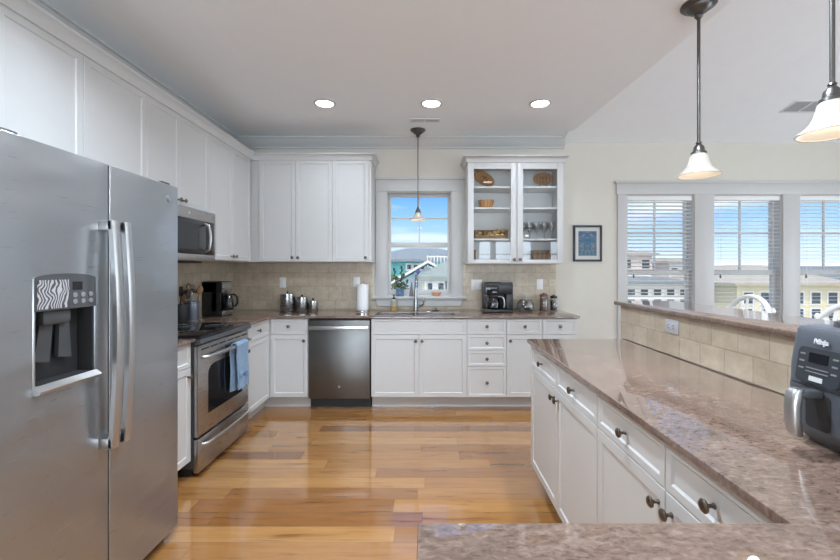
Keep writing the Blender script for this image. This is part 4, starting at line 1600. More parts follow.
YW = YB - 0.009
TY = lambda x, z: Matrix.Translation((x, YW, z))
wall_plate('light_switch', 'white switch plate on the tile above the steel canisters', 'light switch', TY(-1.63, 1.22))
wall_plate('light_switch', 'white switch plate on the tile behind the paper towel roll', 'light switch', TY(-0.80, 1.225))
wall_plate('light_switch', 'wide white double switch plate beside the black pot coffee maker', 'light switch', TY(0.545, 1.195), gang=2)
wall_plate('light_switch', 'white switch plate on the tile above the glass jar', 'light switch', TY(1.255, 1.20))
wall_plate('wall_outlet', 'beige outlet plate on the tile above the spice jars', 'outlet', TY(1.395, 1.20), kind='outlet', material='beigeplate')
by = 2.125
wall_plate('wall_outlet', 'grey outlet plate turned sideways on the tiled bar wall', 'outlet',
           Matrix.Translation((1.276, by, 1.065)) @ Matrix.Rotation(R(-90), 4, 'Z') @ Matrix.Rotation(R(90), 4, 'Y'), kind='outlet', material='greyplate')

# ================================================================== PICTURE
pf = thing('framed_picture', 'small dark framed abstract picture in blues on the cream wall', 'picture', (1.79, YB, 1.658))
b = B()
for x0, x1, z0, z1 in ((-0.138, 0.138, 0.180, 0.203), (-0.138, 0.138, -0.203, -0.180), (-0.161, -0.138, -0.203, 0.203), (0.138, 0.161, -0.203, 0.203)):
    b.box(x0, x1, -0.024, 0, z0, z1, 0.003)
b.build('frame', 'frame', pf, local=True)
B().box(-0.139, 0.139, -0.012, -0.002, -0.181, 0.181).build('mat_board', 'mat', pf, local=True)
B().box(-0.102, 0.102, -0.0135, -0.0118, -0.138, 0.138).build('print', 'art', pf, local=True)
B().box(-0.139, 0.139, -0.018, -0.016, -0.181, 0.181).build('glazing', 'glass', pf, local=True)

# ================================================================== THINGS ON THE SINK WALL COUNTER
def canister(label, x, y, r, h):
    t = thing('canister', label, 'canister', (x, y, CZ1), 0, 'steel canister set')
    b = B()
    b.lathe([(0, 0), (r * 0.97, 0), (r, 0.004), (r, h - 0.012), (0, h - 0.012)], 28)
    b.build('body', 'steel', t, local=True)
    b = B()
    b.lathe([(0, h - 0.012), (r * 1.02, h - 0.012), (r * 1.02, h - 0.002), (r * 0.9, h + 0.004), (0, h + 0.006)], 28)
    l_ = b.build('lid', 'chrome', t, local=True)
    b = B()
    b.lathe([(0, h + 0.004), (0.006, h + 0.004), (0.006, h + 0.012), (0.012, h + 0.018), (0.010, h + 0.026), (0, h + 0.028)], 16)
    b.build('knob', 'black', l_, local=True)


canister('largest of the lidded steel canisters', -1.545, 4.48, 0.080, 0.185)
canister('middle sized lidded steel canister between the other two', -1.388, 4.485, 0.062, 0.148)
canister('smallest of the lidded steel canisters', -1.268, 4.49, 0.050, 0.108)

pt = thing('paper_towel_holder', 'upright holder with white paper towel roll beside the window casing', 'paper towel holder', (-0.715, 4.45, CZ1))
B().lathe([(0, 0), (0.075, 0), (0.075, 0.006), (0.06, 0.012), (0, 0.012)], 28).build('base', 'chrome', pt, local=True)
B().lathe([(0, 0.010), (0.006, 0.010), (0.006, 0.305), (0.012, 0.310), (0.010, 0.322), (0, 0.325)], 14).build('post', 'chrome', pt, local=True)
b = B()
b.lathe([(0.021, 0.0125), (0.063, 0.0125), (0.064, 0.016), (0.064, 0.286), (0.063, 0.290), (0.021, 0.290), (0.021, 0.0125)], 32)
b.build('paper_roll', 'paper', pt, local=True)

sd = thing('soap_dispenser', 'small pump bottle of hand soap between sink and window', 'soap dispenser', (-0.375, 4.47, CZ1))
B().lathe([(0, 0), (0.034, 0), (0.036, 0.005), (0.036, 0.05), (0, 0.05)], 24).build('soap_fill', 'soap', sd, local=True)
B().lathe([(0, 0.05), (0.036, 0.05), (0.036, 0.11), (0.026, 0.124), (0.014, 0.128), (0, 0.128)], 24).build('bottle', 'soaplabel', sd, local=True)
b = B()
b.lathe([(0, 0.127), (0.016, 0.127), (0.016, 0.142), (0.006, 0.145), (0.006, 0.165), (0.015, 0.167), (0.015, 0.176), (0, 0.178)], 16)
b.tube([(0, 0, 0.171), (0.0, -0.03, 0.171), (0.0, -0.042, 0.163)], 0.005, 8)
b.build('pump', 'black', sd, local=True)
sn = thing('sink_strainer', 'dark sink strainer standing on the counter behind the sink', 'sink strainer', (0.085, 4.445, CZ1))
B().lathe([(0, 0), (0.040, 0), (0.043, 0.004), (0.036, 0.009), (0.012, 0.011), (0, 0.011)], 24).build('basket', 'nickel', sn, local=True)
B().lathe([(0, 0.011), (0.006, 0.011), (0.006, 0.022), (0.012, 0.026), (0.010, 0.033), (0, 0.034)], 14).build('knob', 'nickel', sn, local=True)

# window sill things
SZ = 1.067
vs_ = thing('bud_vase', 'blue grey pot with tall dark stems on the window sill', 'vase', (-0.315, 4.565, SZ))
B().lathe([(0, 0), (0.044, 0), (0.046, 0.004), (0.043, 0.05), (0.047, 0.086), (0.044, 0.086), (0.040, 0.052), (0.040, 0.02), (0, 0.02)], 24).build('pot', 'bluevase', vs_, local=True)
random.seed(3)
for k, (dx, h, lean) in enumerate(((-0.022, 0.30, -0.045), (0.010, 0.32, 0.008), (0.028, 0.17, 0.055))):
    b = B()
    b.tube([(dx * 0.6, 0, 0.021), (dx, 0.0, 0.09), (dx + lean * 0.6, 0, h * 0.6), (dx + lean, 0.0, h)], 0.0035, 7)
    sm_ = b.build('stem', 'stem', vs_, local=True)
    b = B()
    for q in range(7):
        z = h * (0.45 + 0.09 * q)
        s = (z - 0.09) / max(0.01, h - 0.09)
        a = q * 2.4
        xx = dx + lean * s
        b.ball(xx + 0.010 * math.cos(a), 0.010 * math.sin(a), z, 0.010, 0.008, 0.014, 8)
    b.ball(dx + lean, 0, h, 0.012, 0.010, 0.020, 8)
    b.build('leaf', 'leaf', sm_, local=True)
cb_ = tag(B().lathe([(0, 0), (0.026, 0), (0.027, 0.004), (0.019, 0.06), (0.010, 0.12), (0.006, 0.155), (0, 0.158)], 20, Matrix.Translation((-0.185, 4.565, SZ))).build('cone_ornament', 'pewterbell'),
          'slim grey cone ornament on the window sill behind the faucet', 'ornament')
sg = tag(B().lathe([(0, 0.004), (0.022, 0.0), (0.042, 0.014), (0.058, 0.036), (0.056, 0.046), (0.034, 0.052), (0.026, 0.044), (0, 0.02)], 22, Matrix.Translation((0.095, 4.56, SZ)) @ Matrix.Diagonal((1, 0.6, 1, 1))).build('seashell', 'pinkdish'),
         'pink and tan seashell on the window sill past the faucet', 'seashell')
sc_ = thing('suncatcher', 'small cobalt blue diamond suncatcher hanging at the window', 'suncatcher', (-0.115, 4.600, 1.34))
b = B()
b.prism([(0, -0.040), (0.035, 0), (0, 0.040), (-0.035, 0)], 'y', -0.003, 0.003)
b.build('glass_diamond', 'bluegem', sc_, local=True)
b = B()
b.tube([(0, 0, 0.040), (0, 0.0, 0.15), (0, 0.034, 0.318)], 0.0007, 6)
b.build('string', 'lightgrey', sc_, local=True)
b = B(); b.cyl(0, 0, 0.0, 0.008, 0.010, 14, M=Matrix.Translation((0, 0.036, 0.318)) @ Matrix.Rotation(R(90), 4, 'X')); b.build('suction_cup', 'lightgrey', sc_, local=True)


# coffee maker with carafe on the sink wall counter
cm = thing('coffee_maker', 'black coffee maker with glass carafe, below the glass-front cabinet', 'coffee maker', (0.74, 4.36, CZ1))
b = B()
b.box(-0.150, 0.150, -0.135, 0.135, 0.0, 0.035, 0.012)
b.box(-0.150, 0.150, 0.02, 0.135, 0.03, 0.31, 0.012)
b.box(-0.150, 0.150, -0.125, 0.135, 0.185, 0.318, 0.022, 3)
b.box(0.075, 0.150, -0.12, 0.135, 0.03, 0.2, 0.010)
b.build('housing', 'black', cm, local=True)
b = B(); b.box(-0.143, -0.005, -0.130, -0.122, 0.20, 0.29, 0.003); b.build('control_panel', 'blackgl', cm, local=True)
b = B(); b.box(-0.07, -0.025, -0.1315, -0.1295, 0.214, 0.219); b.build('marking', 'lightgrey', cm, local=True)
b = B(); b.box(0.012, 0.142, -0.129, -0.02, 0.30, 0.322, 0.008); b.build('brew_lid', 'darkgrey', cm, local=True)
b = B()
b.lathe([(0, 0.036), (0.060, 0.036), (0.072, 0.05), (0.074, 0.10), (0.060, 0.15), (0.05, 0.165), (0.046, 0.165), (0.056, 0.15), (0.070, 0.10), (0.068, 0.052), (0.058, 0.040), (0, 0.040)], 28, Matrix.Translation((-0.055, -0.055, 0)))
cf = b.build('carafe', 'smoke', cm, local=True)
b = B(); b.lathe([(0, 0.166), (0.052, 0.166), (0.050, 0.180), (0, 0.182)], 24, Matrix.Translation((-0.055, -0.055, 0))); b.build('carafe_lid', 'black', cf, local=True)
b = B(); b.tube([(0.0, -0.075, 0.168), (0.035, -0.095, 0.165), (0.055, -0.105, 0.14), (0.062, -0.105, 0.08), (0.055, -0.10, 0.055)], 0.008, 8); b.build('carafe_handle', 'handle', cf, local=True)

# glass jar of pods
gj = thing('glass_jar', 'squat lidded glass jar filled with coffee pods', 'jar', (1.055, 4.42, CZ1))
B().lathe([(0, 0), (0.072, 0), (0.090, 0.018), (0.096, 0.05), (0.092, 0.085), (0.072, 0.112), (0.066, 0.122), (0.062, 0.122), (0.068, 0.110), (0.088, 0.084), (0.092, 0.05), (0.086, 0.02), (0.070, 0.006), (0, 0.006)], 32).build('jar_body', 'tumbler', gj, local=True)
b = B()
b.lathe([(0, 0.1225), (0.070, 0.1225), (0.068, 0.130), (0.035, 0.142), (0.010, 0.146), (0.010, 0.152), (0.016, 0.158), (0.012, 0.168), (0, 0.170)], 28); b.build('lid', 'tumbler', gj, local=True)
random.seed(11)
pod_spots = [(0, 0, 0.022), (0.042, 0, 0.022), (-0.042, 0, 0.022), (0, -0.045, 0.022), (0, 0.045, 0.022), (0.03, -0.05, 0.062), (-0.03, -0.05, 0.060), (0.055, -0.012, 0.062), (-0.055, -0.008, 0.060), (0.0, 0.0, 0.064), (0.02, 0.05, 0.06), (-0.025, 0.05, 0.062), (0.012, -0.04, 0.094), (-0.03, -0.012, 0.096), (0.035, 0.010, 0.094)]
first = None
for k, (px, py, pz) in enumerate(pod_spots):
    Mp = Matrix.Translation((1.055 + 0.92 * px, 4.42 + 0.92 * py, CZ1 + pz + 0.003)) @ Matrix.Rotation(random.uniform(0, 3), 4, 'Z') @ Matrix.Rotation(random.uniform(-0.7, 0.7), 4, 'X')
    if first is None or k == 1:
        o = B().lathe([(0, -0.014), (0.014, -0.014), (0.017, 0.011), (0.0195, 0.012), (0.0195, 0.014), (0, 0.0145)], 16).build('coffee_pod', 'pods' if k == 0 else 'podsdark')
        if first is None:
            first = o
        else:
            second = o
    else:
        o = (first if k % 3 else second).copy()
        COL.objects.link(o)
    o.matrix_world = Mp
    tag(o, 'small coffee pod inside the squat glass jar', 'coffee pod', 'coffee pods in the glass jar')

for label, x, y, r, h, fill, topm in (('tall clear jar of brown red spice beside the glass jar', 1.262, 4.44, 0.044, 0.185, 'redspice', 'redspice'),
                                      ('clear jar of black peppercorns at the counter end', 1.378, 4.46, 0.038, 0.165, 'pepper', 'black')):
    t = thing('spice_jar', label, 'spice jar', (x, y, CZ1))
    B().lathe([(0, 0), (r * 0.96, 0), (r, 0.004), (r, h - 0.035), (r * 0.9, h - 0.028), (r * 0.86, h - 0.028), (r * 0.93, h - 0.036), (r * 0.93, 0.008), (0, 0.008)], 24).build('jar_body', 'tumbler', t, local=True)
    B().lathe([(0, 0.009), (r * 0.90, 0.009), (r * 0.90, h - 0.055), (r * 0.5, h - 0.048), (0, h - 0.046)], 24).build('filling', fill, t, local=True)
    B().lathe([(0, h - 0.028), (r * 0.98, h - 0.028), (r * 0.98, h - 0.006), (r * 0.6, h), (r * 0.25, h + 0.004), (r * 0.2, h + 0.012), (0, h + 0.014)], 24).build('lid', topm, t, local=True)

# ================================================================== THINGS ON THE STOVE SIDE COUNTER
c2 = thing('coffee_maker', 'tall black coffee maker with steel front, in the corner past the stove', 'coffee maker', (-2.083, 4.02, CZ1), R(90))
b = B()
b.box(-0.105, 0.105, -0.10, 0.095, 0.0, 0.05, 0.008)
b.box(-0.105, 0.105, -0.052, 0.095, 0.045, 0.33, 0.008)
b.box(-0.105, 0.105, -0.098, 0.095, 0.222, 0.335, 0.010)
b.box(-0.105, -0.092, -0.085, 0.0, 0.04, 0.23, 0.004)
b.build('housing', 'black', c2, local=True)
b = B()
b.box(-0.100, 0.100, -0.106, -0.06, 0.228, 0.331, 0.006)
b.build('steel_front', 'steel', c2, local=True)
b = B()
b.box(-0.100, 0.100, -0.107, -0.06, 0.004, 0.050, 0.006)
b.build('steel_base', 'steel', c2, local=True)
b = B()
b.lathe([(0, 0.052), (0.048, 0.052), (0.054, 0.07), (0.055, 0.12), (0.044, 0.175), (0.038, 0.195), (0.035, 0.195), (0.041, 0.175), (0.052, 0.12), (0.051, 0.072), (0.046, 0.056), (0, 0.056)], 26, Matrix.Translation((0.02, -0.100, 0)))
cf = b.build('carafe', 'smoke', c2, local=True)
b = B(); b.lathe([(0, 0.195), (0.040, 0.195), (0.038, 0.212), (0, 0.214)], 24, Matrix.Translation((0.02, -0.100, 0))); b.build('carafe_lid', 'black', cf, local=True)
b = B(); b.tube([(0.02, -0.132, 0.203), (0.02, -0.165, 0.203), (0.02, -0.192, 0.178), (0.02, -0.192, 0.12), (0.02, -0.172, 0.09), (0.02, -0.145, 0.088)], 0.010, 10); b.build('carafe_handle', 'black', cf, local=True)


def utensil_group(cx, cy, items):
    for label, name, dx, dy, lx, ly, L, kind, m in items:
        p0 = Vector((cx + dx * 0.8, cy + dy * 0.8, CZ1 + 0.014))
        p1 = Vector((cx + lx * 0.78, cy + ly * 0.78, CZ1 + L))
        d = (p1 - p0).normalized()
        t = thing(name, label, 'kitchen utensil', p0)
        B().tube([p0, p0.lerp(p1, 0.5), p1], 0.005, 8).build('shaft', m, t)
        rot = d.to_track_quat('Z', 'X').to_matrix().to_4x4()
        Mh = Matrix.Translation(p1) @ rot
        b = B()
        if kind == 'spoon':
            b.ball(0, 0, 0.03, 0.027, 0.009, 0.042, 14, M=Mh)
        elif kind == 'ladle':
            b.lathe([(0.002, -0.032), (0.030, -0.024), (0.046, 0.002), (0.043, 0.002), (0.028, -0.019), (0.002, -0.027)], 18, Mh @ Matrix.Translation((0.0, -0.02, 0.03)) @ Matrix.Rotation(R(70), 4, 'X'))
        elif kind == 'spatula':
            b.box(-0.026, 0.026, -0.003, 0.003, -0.005, 0.08, 0.003, M=Mh)
        elif kind == 'loop':
            b.tube([(0, 0, -0.004), (0.022, 0, 0.02), (0.024, 0, 0.05), (0, 0, 0.072), (-0.024, 0, 0.05), (-0.022, 0, 0.02), (0, 0, -0.002)], 0.004, 8, M=Mh)
        b.build('head', m, t)


k1 = thing('utensil_crock', 'grey blue metal crock of cooking utensils beside the coffee maker', 'utensil holder', (-2.105, 3.63, CZ1))
B().lathe([(0, 0), (0.056, 0), (0.058, 0.004), (0.058, 0.150), (0.062, 0.155), (0.062, 0.166), (0.058, 0.168), (0.055, 0.166), (0.054, 0.01), (0, 0.01)], 28).build('pot', 'crock', k1, local=True)
utensil_group(-2.105, 3.63, [
    ('round metal ladle standing in the grey blue crock', 'ladle', 0.0, -0.005, 0.016, -0.022, 0.25, 'ladle', 'chrome'),
    ('wooden spoon leaning furthest out of the grey blue crock', 'wooden_spoon', 0.01, 0.018, 0.055, 0.048, 0.235, 'spoon', 'utwood'),
    ('metal loop masher at the back of the grey blue crock', 'masher', 0.0, 0.03, -0.055, 0.045, 0.255, 'loop', 'nickel'),
    ('metal serving spoon at the front of the grey blue crock', 'serving_spoon', 0.0, -0.035, 0.02, -0.056, 0.19, 'spoon', 'chrome'),
    ('flat wooden spatula leaning against the wall from the grey blue crock', 'spatula', 0.0, -0.01, -0.040, -0.02, 0.195, 'spatula', 'utwood')])
k2 = thing('storage_crock', 'dark ribbed crock half hidden behind the refrigerator edge', 'utensil holder', (-2.115, 3.485, CZ1))
B().lathe([(0, 0), (0.050, 0), (0.053, 0.005), (0.054, 0.07), (0.053, 0.140), (0.050, 0.150), (0.047, 0.150), (0.047, 0.01), (0, 0.01)], 26).build('pot', 'blackmat', k2, local=True)
utensil_group(-2.115, 3.485, [
    ('black slotted spoon in the dark ribbed crock', 'slotted_spoon', 0.0, 0.01, 0.035, 0.02, 0.20, 'spoon', 'black'),
    ('black spatula upright in the dark ribbed crock', 'spatula', 0.0, -0.01, 0.0, 0.0, 0.225, 'spatula', 'black'),
    ('pale wooden spoon in the dark ribbed crock', 'wooden_spoon', -0.01, 0.0, 0.045, -0.03, 0.175, 'spoon', 'utwood')])

# ================================================================== INSIDE THE GLASS CABINET
def oval_plate(label, x, z, a, bb, rot, lean=14):
    M = Matrix.Translation((x, YB - 0.06, z)) @ Matrix.Rotation(R(-lean), 4, 'X') @ Matrix.Rotation(R(rot), 4, 'Y')
    t = thing('oval_plate', label, 'plate', M.to_translation())
    t.matrix_world = M
    WM[t.name] = M
    Ml = Matrix.Rotation(R(90), 4, 'X') @ Matrix.Diagonal((a, bb, 1, 1))
    b = B()
    b.lathe([(0, -0.004), (0.7, -0.004), (1.0, 0.010), (1.0, 0.016), (0.96, 0.016), (0.70, 0.004), (0, 0.004)], 40, Ml)
    b.build('dish', 'wood', t, local=True)
    # palm motif inlaid on the dish
    b = B()
    k = bb
    b.tube([(-0.06 * k, -0.0045, -0.52 * k), (0.0, -0.0045, -0.1 * k), (0.06 * k, -0.0045, 0.12 * k)], 0.06 * k, 6, flat=(1, 0.25))
    for an in (-20, 15, 55, 90, 125, 165, 200):
        ex, ez = 0.62 * k * math.cos(R(an)), 0.42 * k * math.sin(R(an))
        b.tube([(0.06 * k, -0.0045, 0.12 * k), (0.06 * k + ex * 0.6, -0.0045, 0.18 * k + ez * 0.75), (0.06 * k + ex, -0.0045, 0.06 * k + ez * 0.7)], 0.05 * k, 6, radii=[0.05 * k, 0.09 * k, 0.02 * k], flat=(1, 0.25))
    b.tube([(-0.4 * k, -0.0045, -0.55 * k), (0.3 * k, -0.0045, -0.53 * k)], 0.05 * k, 6, flat=(0.3, 1))
    b.build('palm_motif', 'motif', t, local=True)
    # small wire easel carrying the plate on the shelf
    zs_ = SH[2] + 0.001
    yb_ = YB - 0.06
    hh = math.sqrt((a * math.sin(R(rot))) ** 2 + (bb * math.cos(R(rot))) ** 2)
    for sx_ in (-0.035, 0.035):
        b = B()
        b.tube([(x + sx_, yb_ - 0.045, zs_ + 0.004), (x + sx_, yb_ - 0.03, z - hh * 0.86), (x + sx_, yb_ + 0.012, z - hh * 0.80), (x + sx_, yb_ + 0.040, zs_ + 0.004)], 0.0025, 6)
        b.build('easel_wire', 'nickel', t)


oval_plate('oval wooden palm plate tilted steeply on the top shelf', 0.622, 2.372, 0.125, 0.074, 36)
oval_plate('oval wooden palm plate lying level on the top shelf', 1.276, 2.370, 0.108, 0.074, -4)
bw_ = tag(B().lathe([(0, 0), (0.052, 0), (0.060, 0.01), (0.080, 0.085), (0.078, 0.092), (0.072, 0.090), (0.054, 0.014), (0, 0.012)], 30, Matrix.Translation((0.632, 4.43, SH[1] + 0.001)) @ Matrix.Diagonal((1.12, 0.9, 1.08, 1))).build('wooden_bowl', 'wood'),
          'small round wooden bowl alone on the second shelf', 'bowl')
wb = thing('wicker_tray', 'long wicker tray of shells on the third shelf behind the glass', 'tray', (0.69, 4.45, SH[0]))
b = B()
x0, x1, y0, y1 = 0.512, 0.868, 4.42, 4.548
b.box(x0, x1, y0, y1, (SH[0] + 0.001), (SH[0] + 0.001) + 0.008)
b.box(x0, x1, y0, y0 + 0.008, (SH[0] + 0.001), (SH[0] + 0.001) + 0.045).box(x0, x1, y1 - 0.008, y1, (SH[0] + 0.001), (SH[0] + 0.001) + 0.115)
b.box(x0, x0 + 0.008, y0, y1, (SH[0] + 0.001), (SH[0] + 0.001) + 0.105).box(x1 - 0.008, x1, y0, y1, (SH[0] + 0.001), (SH[0] + 0.001) + 0.105).box(x0 + 0.10, x0 + 0.11, y0, y1, (SH[0] + 0.001), (SH[0] + 0.001) + 0.100)
b.build('tray_body', 'wicker', wb)
random.seed(5)
sh_first = None
k = 0
for px, py, pz, s in ((0.545, 4.47, 0.036, 0.028), (0.578, 4.48, 0.038, 0.024), (0.565, 4.46, 0.072, 0.024), (0.655, 4.46, 0.034, 0.026), (0.705, 4.47, 0.036, 0.030), (0.760, 4.465, 0.040, 0.032), (0.815, 4.465, 0.040, 0.034),
                      (0.735, 4.49, 0.078, 0.028), (0.765, 4.485, 0.098, 0.028), (0.822, 4.475, 0.106, 0.026), (0.680, 4.48, 0.072, 0.022)):
    if sh_first is None:
        o = B().lathe([(0, -1.2), (0.35, -0.9), (0.85, -0.25), (1.0, 0.15), (0.8, 0.5), (0.55, 0.7), (0.4, 0.95), (0.15, 1.2), (0, 1.3)], 14).build('tray_seashell', 'shell')
        sh_first = o
    else:
        o = sh_first.copy(); COL.objects.link(o)
    o.matrix_world = Matrix.Translation((px, py, SH[0] + pz)) @ Matrix.Rotation(random.uniform(0, 6), 4, 'Z') @ Matrix.Rotation(R(80 + random.uniform(-25, 25)), 4, 'X') @ Matrix.Diagonal((s * 0.9, s * 0.9, s * 0.95, 1))
    tag(o, 'pale tan seashell piled in the wicker tray', 'seashell', 'shells in the wicker tray')
    k += 1
gl_first = None
for r_i, y in enumerate((4.36, 4.46)):
    for k in range(5):
        x = 1.005 + k * 0.080 + 0.03 * r_i
        if x > 1.34:
            continue
        if gl_first is None:
            o = B().lathe([(0, 0), (0.028, 0), (0.029, 0.004), (0.004, 0.012), (0.004, 0.075), (0.022, 0.09), (0.036, 0.115), (0.039, 0.145), (0.034, 0.185), (0.032, 0.185), (0.037, 0.145), (0.034, 0.117), (0.020, 0.093), (0, 0.087)], 22).build('wine_glass', 'tumbler')
            gl_first = o
        else:
            o = gl_first.copy(); COL.objects.link(o)
        o.matrix_world = Matrix.Translation((x, y, SH[0] + 0.001))
        tag(o, 'clear wine glass in the rows on the third cabinet shelf', 'glass', 'wine glasses in the cabinet')
for label, x0, x1, h, y0 in (('brown wooden box at the outer end of the bottom cabinet shelf', 0.44, 0.518, 0.135, 4.42),
                             ('wide brown wooden box on the bottom shelf, below the wine glasses', 1.135, 1.335, 0.128, 4.40),
                             ('low brown wooden tray on the bottom shelf, below the shell tray', 0.565, 0.872, 0.035, 4.36)):
    t = thing('wooden_box', label, 'box', ((x0 + x1) / 2, (y0 + 4.55) / 2, UG0 + 0.02))
    zb = UG0 + 0.021  # brown shapes put in for a reflection in the glass doors
    B().box(x0, x1, y0, 4.55, zb, zb + h * 0.72, 0.002).build('box_body', 'brownwood', t)
    B().box(x0 - 0.002, x1 + 0.002, y0 - 0.002, 4.552, zb + h * 0.73, zb + h, 0.002).build('box_lid', 'brownwood', t)

# ================================================================== AIR FRYER
af = thing('air_fryer', 'slate grey air fryer with display and drawer handle by the bar wall', 'air fryer', (0.968, 1.010, CZ1), R(-92))


def rrect(hx, y0, y1, r, z, n_=6):
    p = []
    for cx, cy, a0 in ((hx - r, y1 - r, 0), (-hx + r, y1 - r, 90), (-hx + r, y0 + r, 180), (hx - r, y0 + r, 270)):
        for k in range(n_ + 1):
            a = R(a0 + 90 * k / n_)
            p.append((cx + r * math.cos(a), cy + r * math.sin(a), z))
    return p


b = B()
b.loft([rrect(0.0812, 0.035, 0.225, 0.036, 0.0), rrect(0.0859, 0.030, 0.235, 0.038, 0.006), rrect(0.1079, 0.003, 0.262, 0.040, 0.040), rrect(0.1098, 0.0, 0.265, 0.040, 0.052), rrect(0.1093, 0.001, 0.265, 0.040, 0.148), rrect(0.1070, 0.004, 0.263, 0.040, 0.1495)])
lowb = b.build('drawer', 'fryer', af, local=True)
b = B()
b.loft([rrect(0.1060, 0.005, 0.262, 0.040, 0.1497), rrect(0.1084, 0.002, 0.265, 0.040, 0.152), rrect(0.1070, 0.004, 0.263, 0.038, 0.20), rrect(0.1041, 0.013, 0.258, 0.036, 0.262), rrect(0.1022, 0.018, 0.254, 0.034, 0.288), rrect(0.0974, 0.024, 0.249, 0.032, 0.297), rrect(0.0879, 0.034, 0.239, 0.030, 0.300)])
upb = b.build('housing', 'fryer', af, local=True)
b = B()
b.loft([rrect(0.062, 0.070, 0.215, 0.040, 0.2995), rrect(0.060, 0.072, 0.213, 0.040, 0.313), rrect(0.050, 0.082, 0.203, 0.036, 0.318)])
b.build('top_vent', 'darkgrey', af, local=True)
# tilted face plate following the front
tilt = math.atan2(0.010, 0.062)
Mf = Matrix.Translation((0, 0.0015, 0.203)) @ Matrix.Rotation(-tilt * 0.95, 4, 'X')
b = B()
pp = [(x, z) for x, z, _ in [(q[0], q[1], 0) for q in rrect(0.058, -0.042, 0.046, 0.014, 0)]]
b.prism(pp, 'y', -0.0035, 0.006, M=Mf)
fpn = b.build('control_panel', 'fryerface', af, local=True)
b = B(); b.box(-0.026, 0.026, -0.0045, -0.003, 0.010, 0.034, M=Mf); b.build('display', 'screen', fpn, local=True)
b = B()
for i in (-1, 1):
    for j in range(3):
        b.box(i * 0.044 - 0.007, i * 0.044 + 0.007, -0.0045, -0.003, 0.026 - 0.018 * j, 0.030 - 0.018 * j, M=Mf)
for j in range(2):
    b.box(-0.030, 0.030, -0.0045, -0.003, -0.006 - 0.009 * j, -0.0035 - 0.009 * j, M=Mf)
b.build('button', 'greypl', fpn, local=True)
b = B(); b.box(-0.018, 0.018, -0.0045, -0.003, -0.036, -0.024, 0.0, M=Mf); b.build('start_button', 'lightgrey', fpn, local=True)
text_mesh('Ninja', 0.0175, 'lettering', 'lightgrey', upb, Matrix.Translation((0, 0.0115, 0.2655)) @ Matrix.Rotation(R(90) - tilt * 1.2, 4, 'X') @ Matrix.Translation((0, 0, 0.004)), 0.0015)
# recessed grip plate and the loop handle standing out from the drawer
b = B()
b.prism([(x, z) for x, z, _ in rrect(0.033, 0.050, 0.138, 0.012, 0)], 'y', -0.002, 0.004); b.build('grip_recess', 'blackmat', lowb, local=True)
b = B()
b.box(-0.016, 0.016, -0.062, 0.002, 0.130, 0.150, 0.006, 3)
b.build('handle_arm', 'darkgrey', lowb, local=True)
b = B()
b.loft([[(x, y - 0.062 + dy, z) for x, y, _ in rrect(0.0165 * s, -0.012 * s, 0.012 * s, 0.008 * s, 0)] for z, dy, s in ((0.036, 0.010, 0.7), (0.042, 0.006, 0.95), (0.07, 0.0, 1.0), (0.11, 0.0, 1.0), (0.142, 0.004, 1.0), (0.152, 0.010, 0.85))])
b.build('handle', 'handle', lowb, local=True)


# ================================================================== BAR STOOLS
def bar_stool(label, x, y):
    t = thing('bar_stool', label, 'bar stool', (x, y, 0), R(-90))     # local -y is the stool's front, turned to face the bar
    sh = 0.74
    b = B()
    b.lathe([(0, sh - 0.035), (0.17, sh - 0.035), (0.195, sh - 0.022), (0.198, sh - 0.006), (0.185, sh), (0.06, sh - 0.008), (0, sh - 0.008)], 32)
    b.build('seat', 'stool', t, local=True)
    for sx, sy in ((-1, -1), (1, -1), (-1, 1), (1, 1)):
        p0 = (sx * 0.12, sy * 0.12, sh - 0.03)
        p1 = (sx * 0.20, sy * 0.20, 0.0)
        P = [Vector(p0).lerp(Vector(p1), s) for s in (0, 0.15, 0.4, 0.6, 0.8, 1)]
        B().tube(P, 0.016, 10, radii=[0.015, 0.018, 0.021, 0.016, 0.019, 0.012]).build('leg', 'stool', t, local=True)
    for z, k in ((0.24, 0.175), (0.42, 0.158)):
        for a, c in (((-k, -k), (k, -k)), ((k, -k), (k, k)), ((k, k), (-k, k)), ((-k, k), (-k, -k))):
            B().tube([(a[0], a[1], z), ((a[0] + c[0]) / 2, (a[1] + c[1]) / 2, z), (c[0], c[1], z)], 0.010, 8, radii=[0.008, 0.013, 0.008]).build('stretcher', 'stool', t, local=True)
    # hoop back
    hoop = []
    for k in range(21):
        a = PI * k / 20
        z = sh - 0.01 + 0.462 * math.sin(a) ** 0.6
        hoop.append((0.212 * math.cos(a) * (1 + 0.08 * math.sin(a)), 0.16 + 0.07 * math.sin(a), z))
    B().tube(hoop, 0.018, 10, flat=(1.0, 0.85)).build('back_hoop', 'stool', t, local=True)
    for xx in (-0.09, -0.03, 0.03, 0.09):
        top = sh - 0.01 + 0.462 * (1 - (xx / 0.225) ** 2) ** 0.3 - 0.012
        B().tube([(xx * 0.8, 0.165, sh - 0.015), (xx, 0.195, sh + 0.22), (xx, 0.226, top)], 0.009, 8, radii=[0.007, 0.011, 0.007]).build('spindle', 'stool', t, local=True)
    rail = [(-0.185 + 0.37 * k / 12, 0.214, sh + 0.330 + 0.05 * ((k - 6) / 6) ** 2) for k in range(13)]
    B().tube(rail, 0.014, 8, flat=(0.7, 1.2)).build('back_rail', 'stool', t, local=True)


bar_stool('white hoop back bar stool behind the ledge, fully showing its arched back', 1.84, 2.60)
bar_stool('white hoop back bar stool behind the ledge, just beyond the air fryer', 1.84, 1.97)

